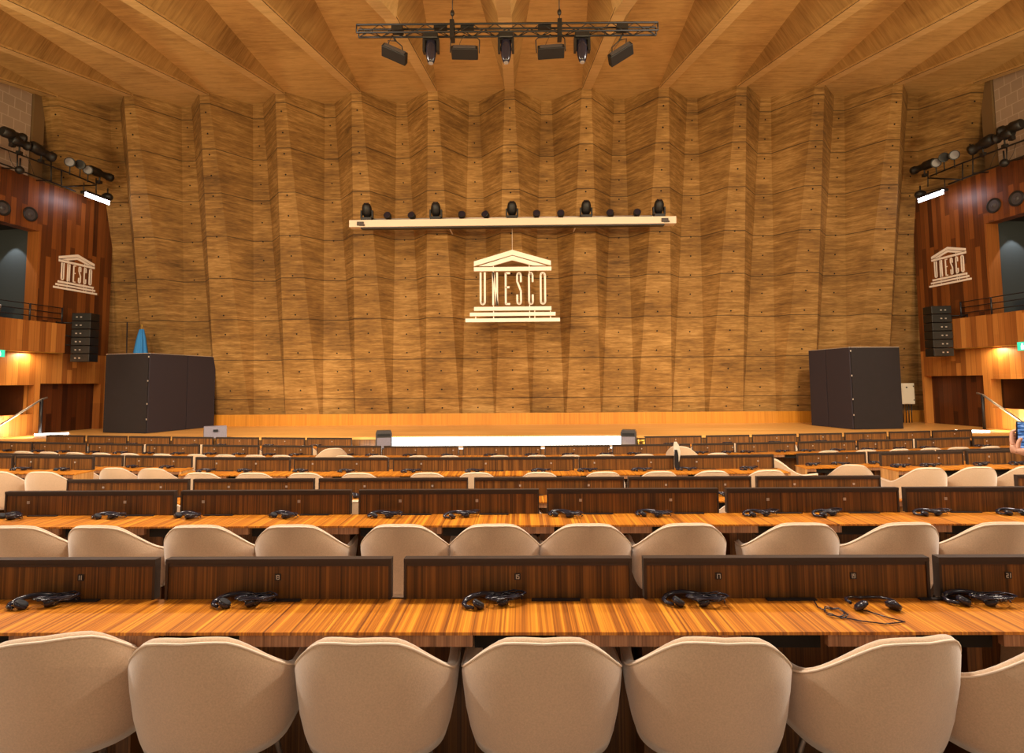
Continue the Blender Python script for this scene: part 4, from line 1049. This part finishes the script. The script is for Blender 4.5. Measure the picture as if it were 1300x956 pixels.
# balcony chairs
for S, lst, nm in ((LS, ((4, 372, 1.4), (30, 389, .35), (10, 386, .3)), 'left'), (RS, ((1297, 360, 1.4), (1271, 382, .35), (1288, 379, .3)), 'right')):
    zf = S.d['z_pb']+.35
    for k_, (x, y, w) in enumerate(lst):
        ww = -.55-w; u, z = S.hit(x, y, ww); u = max(u, S.d['u_open']+.42); c = S.pt(u, ww, zf); H = z-zf
        t = thing('balcony_chair', 'brown backed balcony chair with light rim on the %s balcony, %s' % (nm, ['rearmost', 'nearest the stage', 'beside the front one'][k_]), 'chair', c, math.radians(15*S.sgn), 'balcony chairs on the '+nm)
        Mx = t.matrix_basis
        mb = MB(); mb.tube([Mx @ Vector((.24*math.sin(a), -.2*math.cos(a), H-.05-.04*abs(a))) for a in [math.radians(-100+20*i) for i in range(11)]], .05, 8); mb.build('rim', M['fabric'], t, world=True)
        mb = MB()
        for r0, z0_, r1, z1_ in ((.20, .38, .24, H-.04),):
            A = [mb.bm.verts.new(Mx @ Vector((r0*math.sin(a), -r0*.85*math.cos(a), z0_))) for a in [math.radians(-110+20*i) for i in range(12)]]
            B = [mb.bm.verts.new(Mx @ Vector((r1*math.sin(a), -r1*.85*math.cos(a), z1_-.04*abs(a)))) for a in [math.radians(-110+20*i) for i in range(12)]]
            for i in range(11): f = mb.bm.faces.new((A[i], A[i+1], B[i+1], B[i])); f.smooth = True
        o = mb.build('backrest', M['brownfab'], t, world=True); sm = o.modifiers.new('solid', 'SOLIDIFY'); sm.thickness = .03
        MB().cyl(Mx @ Vector((0, 0, .36)), Mx @ Vector((0, 0, .46)), .21, n=20).build('seat', M['brownfab'], t, world=True)
        MB().cyl(Mx @ Vector((0, 0, 0)), Mx @ Vector((0, 0, .36)), .03).cyl(Mx @ Vector((0, 0, 0)), Mx @ Vector((0, 0, .02)), .18).build('pedestal', M['black'], t, world=True)

# ------------------------------------------------------------------ person holding a phone at the right picture edge
def skin_obj(name, verts, edges, radii, mat, parent, sub=2):
    me = bpy.data.meshes.new(name); me.from_pydata([Vector(v) for v in verts], edges, []); me.materials.append(mat)
    o = bpy.data.objects.new(name, me); C.objects.link(o); o.parent = parent
    s = o.modifiers.new('skin', 'SKIN'); s.use_smooth_shade = True
    for d, r in zip(me.skin_vertices[0].data, radii):
        d.radius = (r, r) if isinstance(r, (int, float)) else r
    me.skin_vertices[0].data[0].use_root = True
    sb = o.modifiers.new('sub', 'SUBSURF'); sb.levels = sub; sb.render_levels = sub
    return o
PX0, PY0 = 3.52, 2.98
person = thing('person', 'person in dark jacket holding up a phone at the right picture edge', 'person', (PX0, PY0, 0))
ph = at(1300, 553, 3.32)                                # phone centre
hr = ph-Vector((PX0, PY0, 0))
wl = hr+Vector((-.035, -.07, -.09)); wr = hr+Vector((.13, -.07, -.09))
V = [(0, 0, .92), (0, .0, 1.10), (0, 0, 1.30), (0, 0, 1.42), (0, .01, 1.50), (0, .015, 1.58), (0, .02, 1.66),
     (-.17, 0, 1.38), (-.21, .08, 1.14), tuple(wl), (.17, 0, 1.38), (.22, .08, 1.14), tuple(wr),
     (-.09, 0, .86), (-.10, .01, .48), (-.10, -.02, .08), (-.10, .10, .035), (.09, 0, .86), (.10, .01, .48), (.10, -.02, .08), (.10, .10, .035)]
Ed = [(0, 1), (1, 2), (2, 3), (3, 4), (4, 5), (5, 6), (2, 7), (7, 8), (8, 9), (2, 10), (10, 11), (11, 12), (0, 13), (13, 14), (14, 15), (15, 16), (0, 17), (17, 18), (18, 19), (19, 20)]
Rd = [(.10, .08), (.10, .08), (.11, .065), (.07, .06), .055, .085, .075, .065, .048, .03, .065, .048, .03, .07, .055, .04, .035, .07, .055, .04, .035]
skin_obj('body', V, Ed, Rd, M['skin'], person)
# jacket and trousers follow the body
Vj = [(0, 0, .80)]+V[1:3]+[V[3]]+[V[7], V[8], (wl[0]*.85+V[8][0]*.15, wl[1]*.85+V[8][1]*.15, wl[2]*.85+V[8][2]*.15), V[10], V[11], (wr[0]*.85+V[11][0]*.15, wr[1]*.85+V[11][1]*.15, wr[2]*.85+V[11][2]*.15)]
skin_obj('jacket', Vj, [(0, 1), (1, 2), (2, 3), (2, 4), (4, 5), (5, 6), (2, 7), (7, 8), (8, 9)], [(.175, .13), (.155, .12), (.19, .13), (.085, .08), .08, .062, .042, .08, .062, .042], M['cloth'], person)
skin_obj('trousers', [(0, 0, 1.0), (0, 0, .90), (-.085, 0, .76), V[14], (-.10, -.02, .10), (.085, 0, .76), V[18], (.10, -.02, .10)], [(0, 1), (1, 2), (2, 3), (3, 4), (1, 5), (5, 6), (6, 7)], [(.13, .10), (.15, .115), .11, .08, .06, .11, .08, .06], M['trouser'], person)
for sx in (-.10, .10):
    MB().sphere((sx, .05, .045), .05, 1.0, 2.4, .9).build('shoe', M['black'], person)
mb = MB(); mb.sphere((0, .0, 1.655), .10, .95, 1.0, 1.0); mb.sphere((0, -.045, 1.61), .08, 1, .8, 1.2); mb.build('hair', M['hair'], person)
mb = MB(); mb.sphere((0, .115, 1.60), .016, .8, 1.1, 1.3); [mb.sphere((s_*.088, .02, 1.60), .025, .4, .7, 1) for s_ in (-1, 1)]; mb.build('face_features', M['skin'], person)
# hands: palm and five fingers each, closed on the phone edges
def hand(side, wrist, nm):
    W_ = Vector(wrist); e = side                # side -1: left hand on the left edge of the phone
    edge = hr+Vector((e*.040, -.004, -.035))
    palm = edge+Vector((e*.022, -.012, -.045))
    vs = [tuple(W_), tuple(W_.lerp(palm, .55)), tuple(palm)]; ed = [(0, 1), (1, 2)]; rd = [.027, (.032, .02), (.034, .018)]
    for k_, (dz, L) in enumerate(((.052, .95), (.034, 1.0), (.016, .95), (-.002, .8))):
        b = len(vs); k0 = palm+Vector((e*.012, .012, dz-.005))
        vs += [tuple(k0), tuple(edge+Vector((e*.016*L, .018, dz+.004))), tuple(edge+Vector((-e*.004, .022, dz+.008))), tuple(edge+Vector((-e*.022*L, .020, dz+.012)))]
        ed += [(2, b), (b, b+1), (b+1, b+2), (b+2, b+3)]; rd += [.0105, .0095, .0088, .0078]
    b = len(vs)
    vs += [tuple(palm+Vector((e*.004, -.012, .002))), tuple(edge+Vector((e*.010, -.018, .004))), tuple(edge+Vector((-e*.010, -.016, .024)))]
    ed += [(1, b), (b, b+1), (b+1, b+2)]; rd += [.013, .011, .009]
    return skin_obj(nm, vs, ed, rd, M['skin'], person)
hand(-1, wl, 'hand'); hand(1, wr, 'hand')
T = Matrix.Translation(ph) @ Matrix.Rotation(math.radians(2), 4, 'Y')
t = thing('smartphone', 'upright smartphone with bright blue screen held at the right picture edge', 'phone', ph)
MB().box(-.038, .038, .0, .008, -.078, .078, mat=T).build('case', M['black'], t, world=True, bevel=.003)
MB().box(-.034, .034, -.0012, 0.0, -.072, .072, mat=T).build('screen', M['phone'], t, world=True)

# ------------------------------------------------------------------ lights
def area(name, loc, target, size, power, col, sy=None, spread=None):
    l = bpy.data.lights.new(name, 'AREA'); l.energy = power; l.color = col; l.size = size
    if sy: l.shape = 'RECTANGLE'; l.size_y = sy
    if spread: l.spread = spread
    o = bpy.data.objects.new(name, l); C.objects.link(o); o.location = loc
    o.rotation_euler = (Vector(target)-Vector(loc)).to_track_quat('-Z', 'Y').to_euler(); return o
def spot(name, loc, target, power, col, ang, blend=.5, r=.1):
    l = bpy.data.lights.new(name, 'SPOT'); l.energy = power; l.color = col; l.spot_size = math.radians(ang); l.spot_blend = blend; l.shadow_soft_size = r
    o = bpy.data.objects.new(name, l); C.objects.link(o); o.location = loc
    o.rotation_euler = (Vector(target)-Vector(loc)).to_track_quat('-Z', 'Y').to_euler(); return o
AMB = (1.0, .70, .34); WRM = (1.0, .87, .71)
for x in (-6.5, 0, 6.5): area('house_light', (x, 4.4, 6.6), (x*.95, 5.0, 0), 1.0, 370, WRM)
for x in (-5.5, 0, 5.5): area('house_light', (x, -1.0, 5.6), (x*.9, 4.0, .8), 1.4, 45, WRM)
for x in (-9, -4.6, 4.6, 9): area('rear_row_fill', (x, 8.5, 7.9), (x*.9, 9.6, 0), .7, 230, WRM)  # unseen lamps added to brighten the far desk rows
for x in (-7, -3.5, 0, 3.5, 7): spot('wall_fill_spot', (x, -2.5, 4.9), (x*1.0, 17, 5.0), 1450 if abs(x) < 6 else 1000, AMB, 54, .9, .25)  # unseen frontal spots added to bring out the wall folds
for x, pw_ in ((-12, 520), (-6, 230), (0, 170), (6, 230), (12, 520)): area('ceiling_fill', (x, 3.2, 4.4), (x*.6, 10.8, 9.4), .9, pw_, (1, .77, .43))  # unseen uplights added to brighten the ceiling, in place of bounced light
for x in (-7.4, -3.7, 3.7, 7.4): spot('stage_fill_spot', (x, 8.4, 7.9), (x*.95, 15.9, .5), 1900, (1, .80, .50), 46, .6, .15)  # unseen spots added to brighten the stage floor
for S, nm in ((LS, 'l'), (RS, 'r')):
    # downlight washing the end wall of the balcony niche
    u, w = S.d['u_open']+.35, -.75
    a = S.pt(u, w, S.d['z_open']-.05); b = S.pt(u-.45, w, S.d['z_pt']-.2); spot('niche_spot', a, b, 60, (.9, .97, 1), 70, .15, .03)
    # warm light at the foot of the stair beside the stage
    p = S.pt(S.d['u_p1']+.5, .7, SZ+.25); area('stair_light', p, S.pt(S.d['u_p1']+1.2, 0, .9), .3, 30, (1, .80, .50))
    p = S.pt(S.d['u_p1']+.3, .18, S.d['z_pb']-.08); area('soffit_light', p, p-Vector((0, 0, 1))-S.W*.25, .25, 14, (1, .78, .45))
w = bpy.data.worlds.new('world'); sc.world = w; w.use_nodes = True
w.node_tree.nodes['Background'].inputs[0].default_value = (1.0, .83, .62, 1); w.node_tree.nodes['Background'].inputs[1].default_value = .19
